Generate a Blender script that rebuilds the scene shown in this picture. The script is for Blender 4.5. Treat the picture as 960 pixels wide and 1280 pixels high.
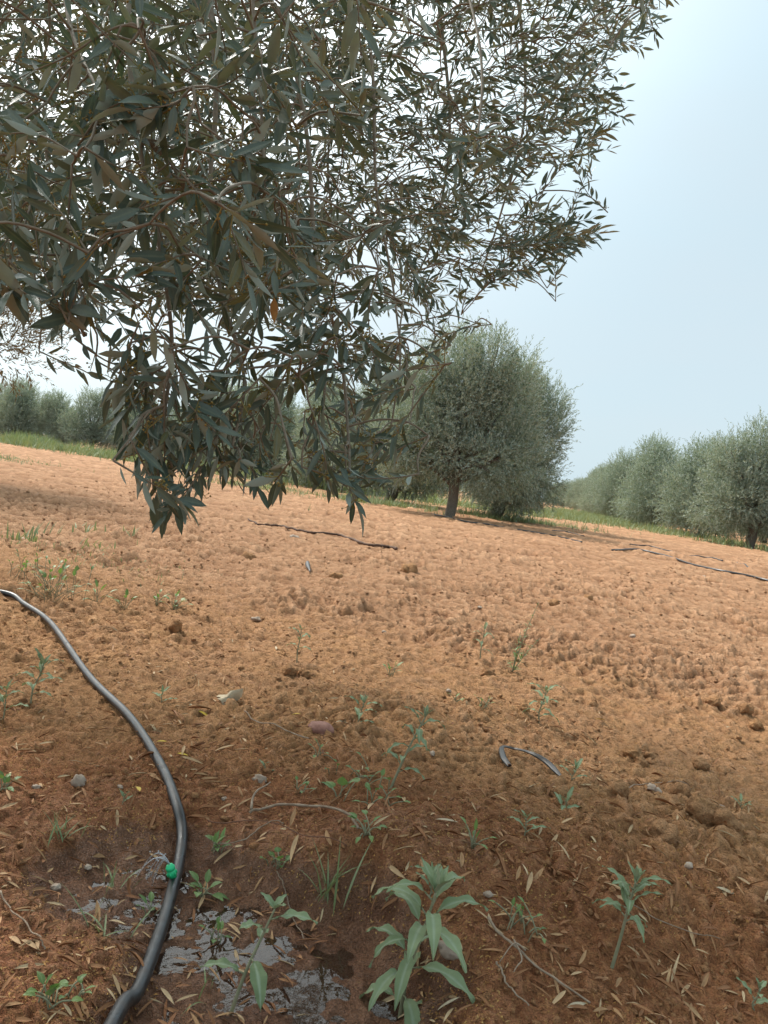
import bpy, math, random
import numpy as np
from mathutils import Matrix, Vector
random.seed(7); R = np.random.default_rng(7)
PI = math.pi
for o in list(bpy.data.objects): bpy.data.objects.remove(o)
COL = bpy.context.scene.collection

# ------------------------------------------------------------------ camera
F_PX, ROLL, PITCH, CAM_H = 967.0, math.radians(7.7), math.radians(2.35), 0.5
Fw = np.array([0, math.cos(PITCH), -math.sin(PITCH)])
U0 = np.array([0, math.sin(PITCH), math.cos(PITCH)]); R0 = np.array([1., 0, 0])
Rc = math.cos(ROLL)*R0 + math.sin(ROLL)*U0
Uc = -math.sin(ROLL)*R0 + math.cos(ROLL)*U0
EYE = np.array([0., 0., CAM_H])
cam = bpy.data.cameras.new('camera'); cam_o = bpy.data.objects.new('camera', cam); COL.objects.link(cam_o)
cam.sensor_fit = 'VERTICAL'; cam.sensor_height = 24.0; cam.lens = 24.0*F_PX/1280.0
cam.clip_start = 0.02; cam.clip_end = 2000
M = Matrix(((Rc[0], Uc[0], -Fw[0], 0), (Rc[1], Uc[1], -Fw[1], 0), (Rc[2], Uc[2], -Fw[2], CAM_H), (0, 0, 0, 1)))
cam_o.matrix_world = M
bpy.context.scene.camera = cam_o
def ray(px, py): return (px-480)/F_PX*Rc - (py-640)/F_PX*Uc + Fw
def P(px, py, d): return EYE + ray(px, py)*d          # a world point at forward depth d
def G0(px, py):
    r = ray(px, py); t = -CAM_H/r[2]; return EYE + r*t  # on the flat plane z = 0

# ------------------------------------------------------------------ noise
_perm = np.random.default_rng(3).permutation(256); _perm = np.concatenate([_perm]*3)
_ga = np.linspace(0, 2*PI, 16, endpoint=False); _gx, _gy = np.cos(_ga), np.sin(_ga)
def perlin(x, y, s=0):
    x = np.asarray(x, float) + s*17.31; y = np.asarray(y, float) + s*9.77
    xi = np.floor(x).astype(np.int64); yi = np.floor(y).astype(np.int64)
    xf, yf = x-xi, y-yi; xi &= 255; yi &= 255
    u = xf*xf*xf*(xf*(xf*6-15)+10); v = yf*yf*yf*(yf*(yf*6-15)+10)
    def g(ix, iy, fx, fy):
        h = _perm[_perm[ix & 255] + (iy & 255)] & 15
        return _gx[h]*fx + _gy[h]*fy
    a = g(xi, yi, xf, yf); b = g(xi+1, yi, xf-1, yf); c = g(xi, yi+1, xf, yf-1); d = g(xi+1, yi+1, xf-1, yf-1)
    return 1.4*((a+(b-a)*u)*(1-v) + (c+(d-c)*u)*v)
def fbm(x, y, s=0, n=4, g=.5):
    t = 0; a = 1.
    for i in range(n):
        t = t + a*perlin(x, y, s+i); x = x*2.03; y = y*2.03; a *= g
    return t
def lumps(x, y, cell, s, prob=.7, rmin=.25, rmax=.6):
    """clods: overlapping half-domes scattered on a jittered grid (height in units of cell)"""
    gx = x/cell; gy = y/cell; ix = np.floor(gx).astype(np.int64); iy = np.floor(gy).astype(np.int64)
    out = np.zeros_like(gx)
    for dx in (-1, 0, 1):
        for dy in (-1, 0, 1):
            cx, cy = ix+dx, iy+dy
            h = _perm[_perm[(cx+s*13) & 255] + ((cy+s*29) & 255)]
            h2 = _perm[h+71]; h3 = _perm[h2+19]; h4 = _perm[h3+133]
            px = cx + h2/255.; py = cy + h3/255.
            r = rmin + (rmax-rmin)*(h4/255.)**2
            q = 1 - ((gx-px)**2 + (gy-py)**2)/(r*r)
            out = np.maximum(out, np.where(h < prob*255, np.sqrt(np.clip(q, 0, 1))*r, 0))
    return out
def ss(a, b, x): t = np.clip((x-a)/(b-a), 0, 1); return t*t*(3-2*t)

# ------------------------------------------------------------------ terrain height
BAS = [(G0(185, 1090), .10), (G0(235, 1120), .09), (G0(300, 1165), .11), (G0(415, 1225), .10), (G0(290, 1250), .10), (G0(360, 1180), .11)]
def basin(x, y):
    w = fbm(x*9, y*9, 40, 3)*.025
    b = 0*x
    for c, r in BAS:
        d = np.hypot(x-c[0], y-c[1]) + w
        b = np.maximum(b, 1-ss(r*.62, r*1.55, d))
    return b
MND = [(G0(25, 735), .32, .07), (G0(-60, 700), .5, .06), (G0(540, 1130), .13, .028), (G0(590, 1180), .2, .03),
       (G0(330, 1010), .22, .012), (G0(250, 935), .2, .008), (G0(450, 905), .25, .03), (G0(700, 1060), .35, .03), (G0(880, 1120), .25, .03),
       (G0(60, 1150), .14, -.004), (G0(470, 850), .5, .02), (G0(560, 1010), .2, .012), (G0(460, 1100), .07, .018), (G0(900, 1240), .12, -.02), (G0(700,1180), .1, -.012)]
def Hm(x, y):
    x = np.asarray(x, float); y = np.asarray(y, float)
    r = np.hypot(x, y+.3)
    b = basin(x, y)
    h = .018*fbm(x*.55, y*.55, 5, 3) * ss(1, 4, r) + .012*fbm(x*2.2, y*2.2, 8, 3)
    h = h + .25*perlin(x*.03, y*.03, 33)*ss(60, 200, r)
    for c, s, a in MND:
        h = h + a*np.exp(-((x-c[0])**2 + (y-c[1])**2)/(s*s))
    
    # clods and crumbs
    wx = x + .018*perlin(x*22, y*22, 61); wy = y + .018*perlin(x*22, y*22, 62)
    wx = wx + .006*perlin(x*80, y*80, 63)*(r < 6); wy = wy + .006*perlin(x*80, y*80, 64)*(r < 6)
    rough = .18 + .82*ss(-.25, .4, fbm(x*.8, y*1.3, 70, 3))
    h = h + .010*fbm(x*1.5, y*7, 71, 3)*ss(1.8, 4, y)
    plow = ss(1.5, 3.0, y + .35*x)             # worked soil past the tree basin
    WLv = -.026
    h = h*(1-b) + b*(WLv - .0012 + .0085*fbm(x*19, y*19, 47, 4))
    k = 1 - .8*b
    big = k*rough*(.2+.8*plow)
    h = h + big*.42*lumps(wx, wy, .16, 1, .45, .15, .5)*.16
    h = h + k*(.3+.7*plow)*rough*.5*lumps(wx+3, wy-2, .07, 2, .6)*.07
    h = h + k*(.4+.6*rough)*.75*lumps(wx, wy, .028, 3, .7)*.028 * (1-ss(5, 9, r))
    h = h + k*.6*lumps(wx+1, wy+5, .012, 4, .6)*.012 * (1-ss(2.0, 3.8, r))
    h = h + .020*fbm(x*6, y*6, 21, 3)*(.3+.7*plow)*k*.6
    rg = 0; am = 1.; fq = 11.
    for q in range(6):
        rg = rg + am*(1-2*np.abs(perlin(x*fq+3.1*q, y*fq*1.15, 24+q)))*(1-ss(110/fq, 260/fq, r)); am *= .66; fq *= 2.05
    h = h + .0165*rg*(.36+.64*plow)*(.5+.5*rough)*k
    h = h + .0035*fbm(x*45, y*45, 23, 3)*(1-ss(3, 8, r))
    h = h + .022*fbm(x*1.6, y*3.2, 27, 4)*plow*ss(4, 10, r)
    return h
def H(x, y): return float(Hm(np.array([x]), np.array([y]))[0])
def G(px, py, dz=0.):
    """where the line of sight through a photo pixel meets the soil: used once, to measure positions"""
    r = ray(px, py); z = 0.
    for _ in range(6):
        t = (z-CAM_H)/r[2]; p = EYE + r*t; z = .5*z + .5*H(p[0], p[1])
    return np.array([p[0], p[1], H(p[0], p[1]) + dz])

# ------------------------------------------------------------------ mesh tools
def mesh_np(name, V, quads=None, tris=None, attrs=None, smooth=True):
    V = np.asarray(V, np.float32).reshape(-1, 3)
    q = np.zeros((0, 4), np.int32) if quads is None or len(quads) == 0 else np.asarray(quads, np.int32)
    t = np.zeros((0, 3), np.int32) if tris is None or len(tris) == 0 else np.asarray(tris, np.int32)
    me = bpy.data.meshes.new(name)
    me.vertices.add(len(V)); me.vertices.foreach_set('co', V.ravel())
    me.loops.add(q.size + t.size); me.loops.foreach_set('vertex_index', np.concatenate([q.ravel(), t.ravel()]))
    me.polygons.add(len(q)+len(t))
    st = np.concatenate([np.arange(len(q))*4, len(q)*4 + np.arange(len(t))*3]).astype(np.int32)
    me.polygons.foreach_set('loop_start', st)
    me.polygons.foreach_set('use_smooth', np.full(len(st), smooth))
    for k, v in (attrs or {}).items():
        a = me.attributes.new(k, 'FLOAT', 'POINT'); a.data.foreach_set('value', np.asarray(v, np.float32))
    me.update(calc_edges=True)
    return me
class Acc:
    def __init__(s): s.V = []; s.Q = []; s.T = []; s.A = {}; s.n = 0
    def add(s, V, Q=None, T=None, **at):
        V = np.asarray(V, float).reshape(-1, 3)
        if Q is not None and len(Q): s.Q.append(np.asarray(Q)+s.n)
        if T is not None and len(T): s.T.append(np.asarray(T)+s.n)
        for k in ('var', 'rib'):
            v = at.get(k, 0.); s.A.setdefault(k, []).append(np.broadcast_to(np.asarray(v, float), (len(V),)))
        s.V.append(V); s.n += len(V)
    def mesh(s, name, smooth=True):
        return mesh_np(name, np.concatenate(s.V), np.concatenate(s.Q) if s.Q else None, np.concatenate(s.T) if s.T else None,
                       {k: np.concatenate(v) for k, v in s.A.items()}, smooth)
    def obj(s, name, mat, parent=None, smooth=True, origin=None):
        if origin is not None: s.V = [v-np.asarray(origin) for v in s.V]
        me = s.mesh(name, smooth); return obj(name, me, mat, parent, origin)
def obj(name, me, mat, parent=None, loc=None):
    o = bpy.data.objects.new(name, me); COL.objects.link(o)
    if mat is not None and len(me.materials) == 0: me.materials.append(mat)
    if parent is not None: o.parent = parent
    if loc is not None: o.location = [float(v) for v in loc]
    return o
def thing(name, label, cat, loc=(0, 0, 0), group=None):
    o = bpy.data.objects.new(name, None); COL.objects.link(o); o.empty_display_size = .1
    o.location = [float(v) for v in loc]; return tag(o, label, cat, group)
def tag(o, label, cat, group=None):
    o['label'] = label; o['category'] = cat
    if group: o['group'] = group
    return o
def nrm(v): v = np.asarray(v, float); return v/(np.linalg.norm(v, axis=-1, keepdims=True)+1e-12)
def spline(pts, n):
    pts = np.asarray(pts, float); m = len(pts)
    Pp = np.vstack([2*pts[0]-pts[1], pts, 2*pts[-1]-pts[-2]])
    out = []
    for t in np.linspace(0, m-1-1e-9, n):
        i = int(t); f = t-i; a, b, c, d = Pp[i:i+4]
        out.append(.5*((2*b)+(c-a)*f+(2*a-5*b+4*c-d)*f*f+(3*b-a-3*c+d)*f**3))
    return np.array(out)
def tube(acc, pts, rad, seg=8, var=0., caps=True, flat=None, rib=0.):
    pts = np.asarray(pts, float); n = len(pts); rad = np.broadcast_to(np.asarray(rad, float), (n,))
    T = nrm(np.gradient(pts, axis=0)); up = np.array([0, 0, 1.]) if abs(T[0][2]) < .9 else np.array([1., 0, 0])
    V = []
    N = nrm(np.cross(T[0], up))
    for i in range(n):
        N = nrm(N - T[i]*np.dot(N, T[i])); B = np.cross(T[i], N)
        a = np.arange(seg)*2*PI/seg
        fx, fy = (1, 1) if flat is None else flat
        V.append(pts[i] + rad[i]*(np.outer(np.cos(a)*fx, N)+np.outer(np.sin(a)*fy, B)))
    V = np.concatenate(V); i, j = np.meshgrid(np.arange(n-1), np.arange(seg), indexing='ij')
    a = i*seg+j; b = i*seg+(j+1) % seg
    Q = np.stack([a, b, b+seg, a+seg], -1).reshape(-1, 4)
    Tt = None
    if caps:
        V = np.vstack([V, pts[0], pts[-1]]); j = np.arange(seg); k = (j+1) % seg; e = (n-1)*seg
        Tt = np.concatenate([np.stack([k, j, np.full(seg, n*seg)], -1), np.stack([e+j, e+k, np.full(seg, n*seg+1)], -1)])
    acc.add(V, Q, Tt, var=var, rib=rib)
def inst(acc, TV, TQ, O, X, Y, Z, L, W, var, rib=None, TT=None):
    """copies of a template: X axis along (length), Y across (width), Z normal"""
    k, n = len(O), len(TV)
    V = (O[:, None, :] + (TV[None, :, 0:1]*L[:, None, None])*X[:, None, :] + (TV[None, :, 1:2]*W[:, None, None])*Y[:, None, :]
         + (TV[None, :, 2:3]*L[:, None, None])*Z[:, None, :]).reshape(-1, 3)
    off = (np.arange(k)*n)[:, None, None]
    Q = (np.asarray(TQ)[None]+off).reshape(-1, 4) if TQ is not None else None
    T = (np.asarray(TT)[None]+off).reshape(-1, 3) if TT is not None else None
    acc.add(V, Q, T, var=np.repeat(var, n), rib=0. if rib is None else np.tile(rib, k))
def leaf_template(ns=6, curl=.12, fold=.16, sharp=1.0):
    V = []; rib = []
    for i in range(ns):
        t = i/(ns-1); w = (math.sin(PI*t**.85)**.8)*.5 if 0 < i < ns-1 else .02
        z = -curl*t*t
        for u in (-1, 0, 1):
            V.append((t, u*w, z + abs(u)*fold*w*.35)); rib.append(abs(u))
    Q = [(i*3+j+3, i*3+j+4, i*3+j+1, i*3+j) for i in range(ns-1) for j in (0, 1)]
    return np.array(V), np.array(Q), np.array(rib, float)

# ------------------------------------------------------------------ materials
def mat(name):
    m = bpy.data.materials.new(name); m.use_nodes = True; nt = m.node_tree; b = nt.nodes['Principled BSDF']
    return m, nt, b
def nd(nt, t, **kw):
    n = nt.nodes.new(t)
    for k, v in kw.items():
        if k in n.inputs: n.inputs[k].default_value = v
        else: setattr(n, k, v)
    return n
def L(nt, a, b): nt.links.new(a, b)
def mixc(nt, f, a, b, mode='MIX'):
    n = nt.nodes.new('ShaderNodeMix'); n.data_type = 'RGBA'; n.blend_type = mode
    for s, v in ((0, f), (6, a), (7, b)):
        if hasattr(v, 'is_linked'): L(nt, v, n.inputs[s])
        else: n.inputs[s].default_value = v if s == 0 else (*v, 1) if len(v) == 3 else v
    return n.outputs[2]
def maprange(nt, v, a, b, c=0., d=1.):
    n = nd(nt, 'ShaderNodeMapRange'); L(nt, v, n.inputs[0])
    for i, q in enumerate((a, b, c, d)): n.inputs[i+1].default_value = q
    return n.outputs[0]
def noise(nt, sc, det=3, rough=.5, vec=None, dist=0.):
    n = nd(nt, 'ShaderNodeTexNoise'); n.inputs['Scale'].default_value = sc; n.inputs['Detail'].default_value = det
    n.inputs['Roughness'].default_value = rough; n.inputs['Distortion'].default_value = dist
    if vec is not None: L(nt, vec, n.inputs['Vector'])
    return n.outputs[0]
def attr(nt, nm): n = nd(nt, 'ShaderNodeAttribute'); n.attribute_name = nm; return n.outputs['Fac']
def bump(nt, h, st, dist): n = nd(nt, 'ShaderNodeBump', Strength=st, Distance=dist); L(nt, h, n.inputs['Height']); return n.outputs[0]
def mth(nt, op, a, b=None, clamp=False):
    n = nt.nodes.new('ShaderNodeMath'); n.operation = op; n.use_clamp = clamp
    for i, v in enumerate((a, b)):
        if v is None: continue
        if hasattr(v, 'is_linked'): L(nt, v, n.inputs[i])
        else: n.inputs[i].default_value = v
    return n.outputs[0]

def soil_mat():
    m, nt, b = mat('red_soil'); geo = nd(nt, 'ShaderNodeNewGeometry'); pos = geo.outputs['Position']
    damp = attr(nt, 'damp'); cav_shade = attr(nt, 'cav_shade')
    n1 = noise(nt, .9, 4, .6, pos); n2 = noise(nt, 14, 4, .65, pos); n3 = noise(nt, 160, 3, .7, pos)
    dry = mixc(nt, maprange(nt, n1, .35, .68), (.49, .255, .13), (.61, .35, .19))
    dry = mixc(nt, maprange(nt, n2, .3, .72), dry, (.38, .178, .080))
    dry = mixc(nt, maprange(nt, n3, .45, .75, 0, .5), dry, (.58, .36, .22))
    near = mixc(nt, maprange(nt, n2, .3, .7), (.46, .225, .10), (.58, .31, .145))
    near = mixc(nt, maprange(nt, n3, .4, .8, 0, .7), near, (.50, .27, .11))
    wet = mixc(nt, maprange(nt, n2, .3, .7), (.29, .105, .045), (.43, .18, .077))
    wet = mixc(nt, maprange(nt, n3, .45, .8, 0, .6), wet, (.60, .31, .12))
    mud = mixc(nt, maprange(nt, n2, .35, .7), (.21, .095, .052), (.32, .16, .09))
    dj = mth(nt, 'ADD', damp, mth(nt, 'MULTIPLY', mth(nt, 'SUBTRACT', n2, .5), .5))
    c = mixc(nt, maprange(nt, dj, .12, .38), dry, near)
    c = mixc(nt, maprange(nt, dj, .42, .68), c, wet)
    c = mixc(nt, maprange(nt, dj, .86, 1.12), c, mud)
    c = mixc(nt, maprange(nt, cav_shade, .5, .95, 0, .58), c, (.15, .056, .024), 'MIX')  # crevice shade painted into the soil colour
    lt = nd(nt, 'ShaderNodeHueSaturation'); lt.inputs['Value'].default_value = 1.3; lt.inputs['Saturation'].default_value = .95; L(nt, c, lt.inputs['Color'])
    c = mixc(nt, maprange(nt, cav_shade, .0, .45, 1, 0), c, lt.outputs[0])  # lighter crumb tops: dry soil, with shading put into the colour
    sp = noise(nt, 340, 2, .6, pos); c = mixc(nt, maprange(nt, sp, .58, .72, 0, .45), c, (.13, .055, .028)); sp2 = noise(nt, 210, 3, .6, nd(nt, 'ShaderNodeNewGeometry').outputs['Position']); c = mixc(nt, maprange(nt, sp2, .62, .74, 0, .5), c, (.60, .36, .17))
    L(nt, c, b.inputs['Base Color'])
    L(nt, maprange(nt, dj, .70, 1.0, .95, .30), b.inputs['Roughness'])
    b.inputs['Specular IOR Level'].default_value = .25
    nb = noise(nt, 90, 5, .75, pos); nb2 = noise(nt, 420, 3, .7, pos)
    nb0 = noise(nt, 28, 5, .7, pos); b0 = bump(nt, nb0, .9, .05); b1n = nd(nt, 'ShaderNodeBump', Strength=.8, Distance=.016); L(nt, nb, b1n.inputs['Height']); L(nt, b0, b1n.inputs['Normal']); b1 = b1n.outputs[0]; n = nd(nt, 'ShaderNodeBump', Strength=.55, Distance=.003); L(nt, nb2, n.inputs['Height']); L(nt, b1, n.inputs['Normal'])
    L(nt, n.outputs[0], b.inputs['Normal'])
    return m
def leaf_mat(name, c1, c2, under, rough=.42, trans=.12, tcol=(.25, .28, .06), ribc=None, odd=None):
    m, nt, b = mat(name); geo = nd(nt, 'ShaderNodeNewGeometry'); v = attr(nt, 'var')
    top = mixc(nt, v, c1, c2)
    if odd: top = mixc(nt, maprange(nt, v, .93, .97), top, odd)
    if ribc: top = mixc(nt, maprange(nt, attr(nt, 'rib'), .0, .3, .8, 0), top, ribc)
    pn = noise(nt, 60, 3, .6, geo.outputs['Position'])
    top = mixc(nt, maprange(nt, pn, .4, .8, 0, .35), top, tuple(x*.6 for x in c1))
    c = mixc(nt, geo.outputs['Backfacing'], top, under)
    L(nt, c, b.inputs['Base Color']); b.inputs['Specular IOR Level'].default_value = .5
    L(nt, bump(nt, noise(nt, 260, 3, .6, geo.outputs['Position']), .35, .0012), b.inputs['Normal'])
    L(nt, maprange(nt, geo.outputs['Backfacing'], 0, 1, rough, .75), b.inputs['Roughness'])
    tr = nd(nt, 'ShaderNodeBsdfTranslucent'); tr.inputs[0].default_value = (*tcol, 1)
    ms = nd(nt, 'ShaderNodeMixShader'); ms.inputs[0].default_value = trans
    L(nt, b.outputs[0], ms.inputs[1]); L(nt, tr.outputs[0], ms.inputs[2]); L(nt, ms.outputs[0], nt.nodes['Material Output'].inputs[0])
    return m
def plain(name, c1, c2, rough=.7, scale=30, bmp=.3, spec=.3, bd=.004):
    m, nt, b = mat(name); geo = nd(nt, 'ShaderNodeNewGeometry'); n = noise(nt, scale, 5, .65, geo.outputs['Position'])
    L(nt, mixc(nt, maprange(nt, n, .3, .7), c1, c2), b.inputs['Base Color']); b.inputs['Roughness'].default_value = rough
    b.inputs['Specular IOR Level'].default_value = spec
    if bmp: L(nt, bump(nt, n, bmp, bd), b.inputs['Normal'])
    return m
def var_mat(name, stops, rough=.7, scale=60, rib=None):
    m, nt, b = mat(name); v = attr(nt, 'var'); r = nd(nt, 'ShaderNodeValToRGB'); e = r.color_ramp.elements
    e[0].color = (*stops[0], 1); e[1].color = (*stops[-1], 1)
    for i, s in enumerate(stops[1:-1]): x = e.new((i+1)/(len(stops)-1)); x.color = (*s, 1)
    L(nt, v, r.inputs[0]); geo = nd(nt, 'ShaderNodeNewGeometry'); n = noise(nt, scale, 4, .6, geo.outputs['Position'])
    c = mixc(nt, maprange(nt, n, .35, .75, 0, .5), r.outputs[0], tuple(x*.45 for x in stops[0]))
    L(nt, c, b.inputs['Base Color']); b.inputs['Roughness'].default_value = rough; b.inputs['Specular IOR Level'].default_value = .25
    return m
SOIL = soil_mat()
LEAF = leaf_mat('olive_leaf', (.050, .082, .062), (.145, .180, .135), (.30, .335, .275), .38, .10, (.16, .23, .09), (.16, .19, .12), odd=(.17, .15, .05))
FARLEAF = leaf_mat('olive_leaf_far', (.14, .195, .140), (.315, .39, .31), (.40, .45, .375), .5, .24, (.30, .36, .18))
WARMLEAF = leaf_mat('olive_leaf_brownish', (.11, .10, .045), (.17, .15, .075), (.25, .20, .12), .5, .12, (.3, .2, .06))  # brownish leaf tones for the tree at the left edge
BARK = plain('olive_bark', (.11, .095, .075), (.24, .205, .165), .85, 60, .8)
TWIG = plain('olive_twig', (.16, .125, .085), (.27, .23, .17), .7, 80, .3)
FRUIT = var_mat('olive_fruitlets', [(.30, .24, .06), (.38, .25, .08), (.22, .24, .07)], .5)
GRASS = leaf_mat('grass_blade', (.16, .22, .085), (.31, .34, .18), (.25, .30, .15), .6, .22, (.25, .32, .10))
NIGHT = leaf_mat('grey_green_leaf', (.16, .21, .098), (.26, .315, .165), (.33, .36, .24), .7, .15, (.2, .3, .1), ribc=(.34, .40, .28))
WEED = leaf_mat('weed_leaf', (.10, .165, .045), (.19, .27, .075), (.17, .23, .09), .5, .22, (.2, .38, .06), ribc=(.2, .3, .12))
WEEDSTEM = plain('weed_stem', (.20, .21, .12), (.30, .27, .17), .7, 90, .2)
DRY = var_mat('dry_leaf', [(.24, .10, .042), (.38, .185, .085), (.50, .30, .15), (.60, .45, .27)], .7)
PALE = plain('bleached_leaf', (.38, .29, .18), (.60, .50, .35), .75, 50, .3)
STONE = plain('pale_stone', (.30, .21, .15), (.46, .37, .29), .85, 45, .6)
REDST = plain('reddish_stone', (.20, .085, .06), (.32, .16, .12), .7, 70, .5)
STICK = plain('dead_twig', (.19, .125, .08), (.38, .29, .21), .8, 90, .5)
def hose_mat():
    m, nt, b = mat('black_polyethylene'); geo = nd(nt, 'ShaderNodeNewGeometry'); p = geo.outputs['Position']
    n = noise(nt, 55, 5, .7, p); n2 = noise(nt, 9, 3, .6, p)
    f = mth(nt, 'MULTIPLY', maprange(nt, n, .42, .72), maprange(nt, n2, .3, .7, .25, 1))
    L(nt, mixc(nt, mth(nt, 'MULTIPLY', f, .3), (.016, .017, .019), (.17, .115, .08)), b.inputs['Base Color'])
    L(nt, maprange(nt, n, .3, .7, .24, .55), b.inputs['Roughness']); b.inputs['Specular IOR Level'].default_value = .8
    L(nt, bump(nt, n, .15, .002), b.inputs['Normal']); return m
HOSE = hose_mat()
PLASTIC = plain('black_plastic', (.02, .022, .025), (.075, .06, .05), .38, 60, .4, .6)
GREEN = plain('green_plastic', (.02, .50, .18), (.03, .60, .25), .35, 40, 0, .5)
def water_mat():
    m, nt, b = mat('muddy_water'); out = nt.nodes['Material Output']; geo = nd(nt, 'ShaderNodeNewGeometry')
    tr = nd(nt, 'ShaderNodeBsdfTransparent'); tr.inputs[0].default_value = (.80, .70, .62, 1)
    gl = nd(nt, 'ShaderNodeBsdfGlossy'); gl.inputs['Roughness'].default_value = .02
    fr = nd(nt, 'ShaderNodeFresnel'); fr.inputs[0].default_value = 1.6
    df = nd(nt, 'ShaderNodeBsdfDiffuse'); df.inputs[0].default_value = (.15, .095, .065, 1)
    n = noise(nt, 60, 3, .5, geo.outputs['Position']); bm = bump(nt, n, .05, .004)
    L(nt, bm, gl.inputs['Normal']); L(nt, bm, fr.inputs['Normal'])
    a = nd(nt, 'ShaderNodeMixShader'); a.inputs[0].default_value = .22; L(nt, tr.outputs[0], a.inputs[1]); L(nt, df.outputs[0], a.inputs[2])
    c = nd(nt, 'ShaderNodeMixShader'); L(nt, fr.outputs[0], c.inputs[0]); L(nt, a.outputs[0], c.inputs[1]); L(nt, gl.outputs[0], c.inputs[2])
    L(nt, c.outputs[0], out.inputs[0]); return m
WATER = water_mat()

# ------------------------------------------------------------------ ground sheet
def ground():
    rs = [.03]
    while rs[-1] < 900:
        r = rs[-1]; rs.append(r + max(.006 if r < .7 else .0026, r*(.0031 + .010*ss(1.2, 8, r))) if r < 60 else r*1.06)
    rs = np.array(rs)
    dense = np.arange(-31, 31, .098)
    th = np.radians(np.concatenate([np.arange(-180, -31, 2.), dense, np.arange(31, 180, 2.)]))
    Rr, T = np.meshgrid(rs, th, indexing='ij'); x = Rr*np.sin(T); y = Rr*np.cos(T) - .3
    z = Hm(x.ravel(), y.ravel()).reshape(x.shape)
    # mask for painted hollow shade and paler dry tops: height against smooth surroundings
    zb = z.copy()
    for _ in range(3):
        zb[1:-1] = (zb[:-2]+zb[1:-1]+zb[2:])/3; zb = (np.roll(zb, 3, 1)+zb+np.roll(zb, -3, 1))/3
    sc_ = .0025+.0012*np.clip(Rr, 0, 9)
    cav_shade = np.clip(.5+.5*(zb-z)/sc_/1.5, 0, 1)
    xd, yd = x.ravel(), y.ravel()
    b = basin(xd, yd)
    e = yd + .30*xd + .16*fbm(xd*1.5, yd*1.5, 90, 4)
    damp = .30*(1-ss(1.9, 3.4, e)) + .22*(1-ss(1.05, 1.75, e)) + .16*(1-ss(.85, 1.25, e)) 
    c = G0(270, 1130); dd = np.hypot(xd-c[0], yd-c[1]) + .08*fbm(xd*6, yd*6, 95, 3)
    damp = damp + .20*(1-ss(.15, .55, dd)) + .45*ss(.1, .6, b)
    c = G0(110, 770)
    nr, nc = x.shape
    i, j = np.meshgrid(np.arange(nr-1), np.arange(nc), indexing='ij'); jn = (j+1) % nc
    Q = np.stack([i*nc+j, (i+1)*nc+j, (i+1)*nc+jn, i*nc+jn], -1).reshape(-1, 4)
    me = mesh_np('ground', np.stack([xd, yd, z.ravel()], -1), Q[:, ::-1], None, {'damp': damp, 'cav_shade': cav_shade.ravel()})
    o = obj('ground', me, SOIL); o['kind'] = 'structure'
ground()
# inner cap of the polar grid is far out of view under the camera
WL = -.0262
def puddle():
    c = G0(290, 1170); n = 420; s = .0022
    gx, gy = np.meshgrid(c[0]+(np.arange(n)-n/2)*s, c[1]+(np.arange(n)-n/2)*s, indexing='ij')
    h = Hm(gx.ravel(), gy.ravel()).reshape(n, n); b = basin(gx, gy)
    ok = (h < WL+.002) & (b > .12)
    cell = ok[:-1, :-1] | ok[1:, :-1] | ok[:-1, 1:] | ok[1:, 1:]
    i, j = np.nonzero(cell); Q = np.stack([i*n+j, (i+1)*n+j, (i+1)*n+j+1, i*n+j+1], -1)
    e = G(219, 1105); d = np.hypot(gx-e[0]+.02, gy-e[1]-.01)
    z = WL + .0009*np.sin(d*420 + 1.5*perlin(gx*30, gy*30, 3))*np.exp(-d*14) + .0004*fbm(gx*60, gy*60, 5, 2)*np.exp(-d*6)
    V = np.stack([gx.ravel(), gy.ravel(), z.ravel()], -1); u, inv = np.unique(Q, return_inverse=True)
    me = mesh_np('puddle_water', V[u], inv.reshape(-1, 4)); o = obj('puddle_water', me, WATER); o['kind'] = 'structure'
    print('puddle cells', len(Q), 'frac of basin', len(Q)/((b > .5).sum()+1))
puddle()

# ------------------------------------------------------------------ loose soil, litter (uncountable)
def in_view(n, y0, y1, spread=.62, power=1.0):
    """random ground points, denser close up"""
    u = R.random(n); y = y0*(y1/y0)**(u**power); x = (R.random(n)*2-1)*spread*(y+.15); return x, y
def ico(sub=1):
    import bmesh
    bm = bmesh.new(); bmesh.ops.create_icosphere(bm, subdivisions=sub, radius=1); V = np.array([v.co[:] for v in bm.verts]); T = np.array([[v.index for v in f.verts] for f in bm.faces]); bm.free(); return V, T
ICO, ICOT = ico(1); ICO2, ICO2T = ico(3)
def crumbs():
    n = 24000; x, y = in_view(n, .5, 9, power=.8)
    keep = (fbm(x*1.7, y*1.7, 55, 2) > -.25) & (basin(x, y) < .3); x, y = x[keep], y[keep]; n = len(x)
    s = (.0010+.0050*R.random(n)**4)*(.7+.22*np.minimum(y, 6)); z = Hm(x, y) + s*.15
    V = ICO[None]*(1+.75*(R.random((n, len(ICO), 1))-.5))*(s[:, None, None])*np.stack([.8+.5*R.random(n), .8+.5*R.random(n), .55+.3*R.random(n)], -1)[:, None, :]
    V = V + np.stack([x, y, z], -1)[:, None, :]
    T = (ICOT[None]+(np.arange(n)*len(ICO))[:, None, None]).reshape(-1, 3)
    e = y+.3*x; damp = .30*(1-ss(1.9, 3.4, e))+.22*(1-ss(1.05, 1.75, e))
    me = mesh_np('soil_crumbs', V.reshape(-1, 3), None, T, {'damp': np.repeat(damp, len(ICO)), 'cav_shade': np.full(n*len(ICO), .35)})
    o = obj('soil_crumbs', me, SOIL); o['kind'] = 'stuff'; tag(o, 'loose crumbs of red soil scattered over the field', 'soil crumbs')
crumbs()
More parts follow.
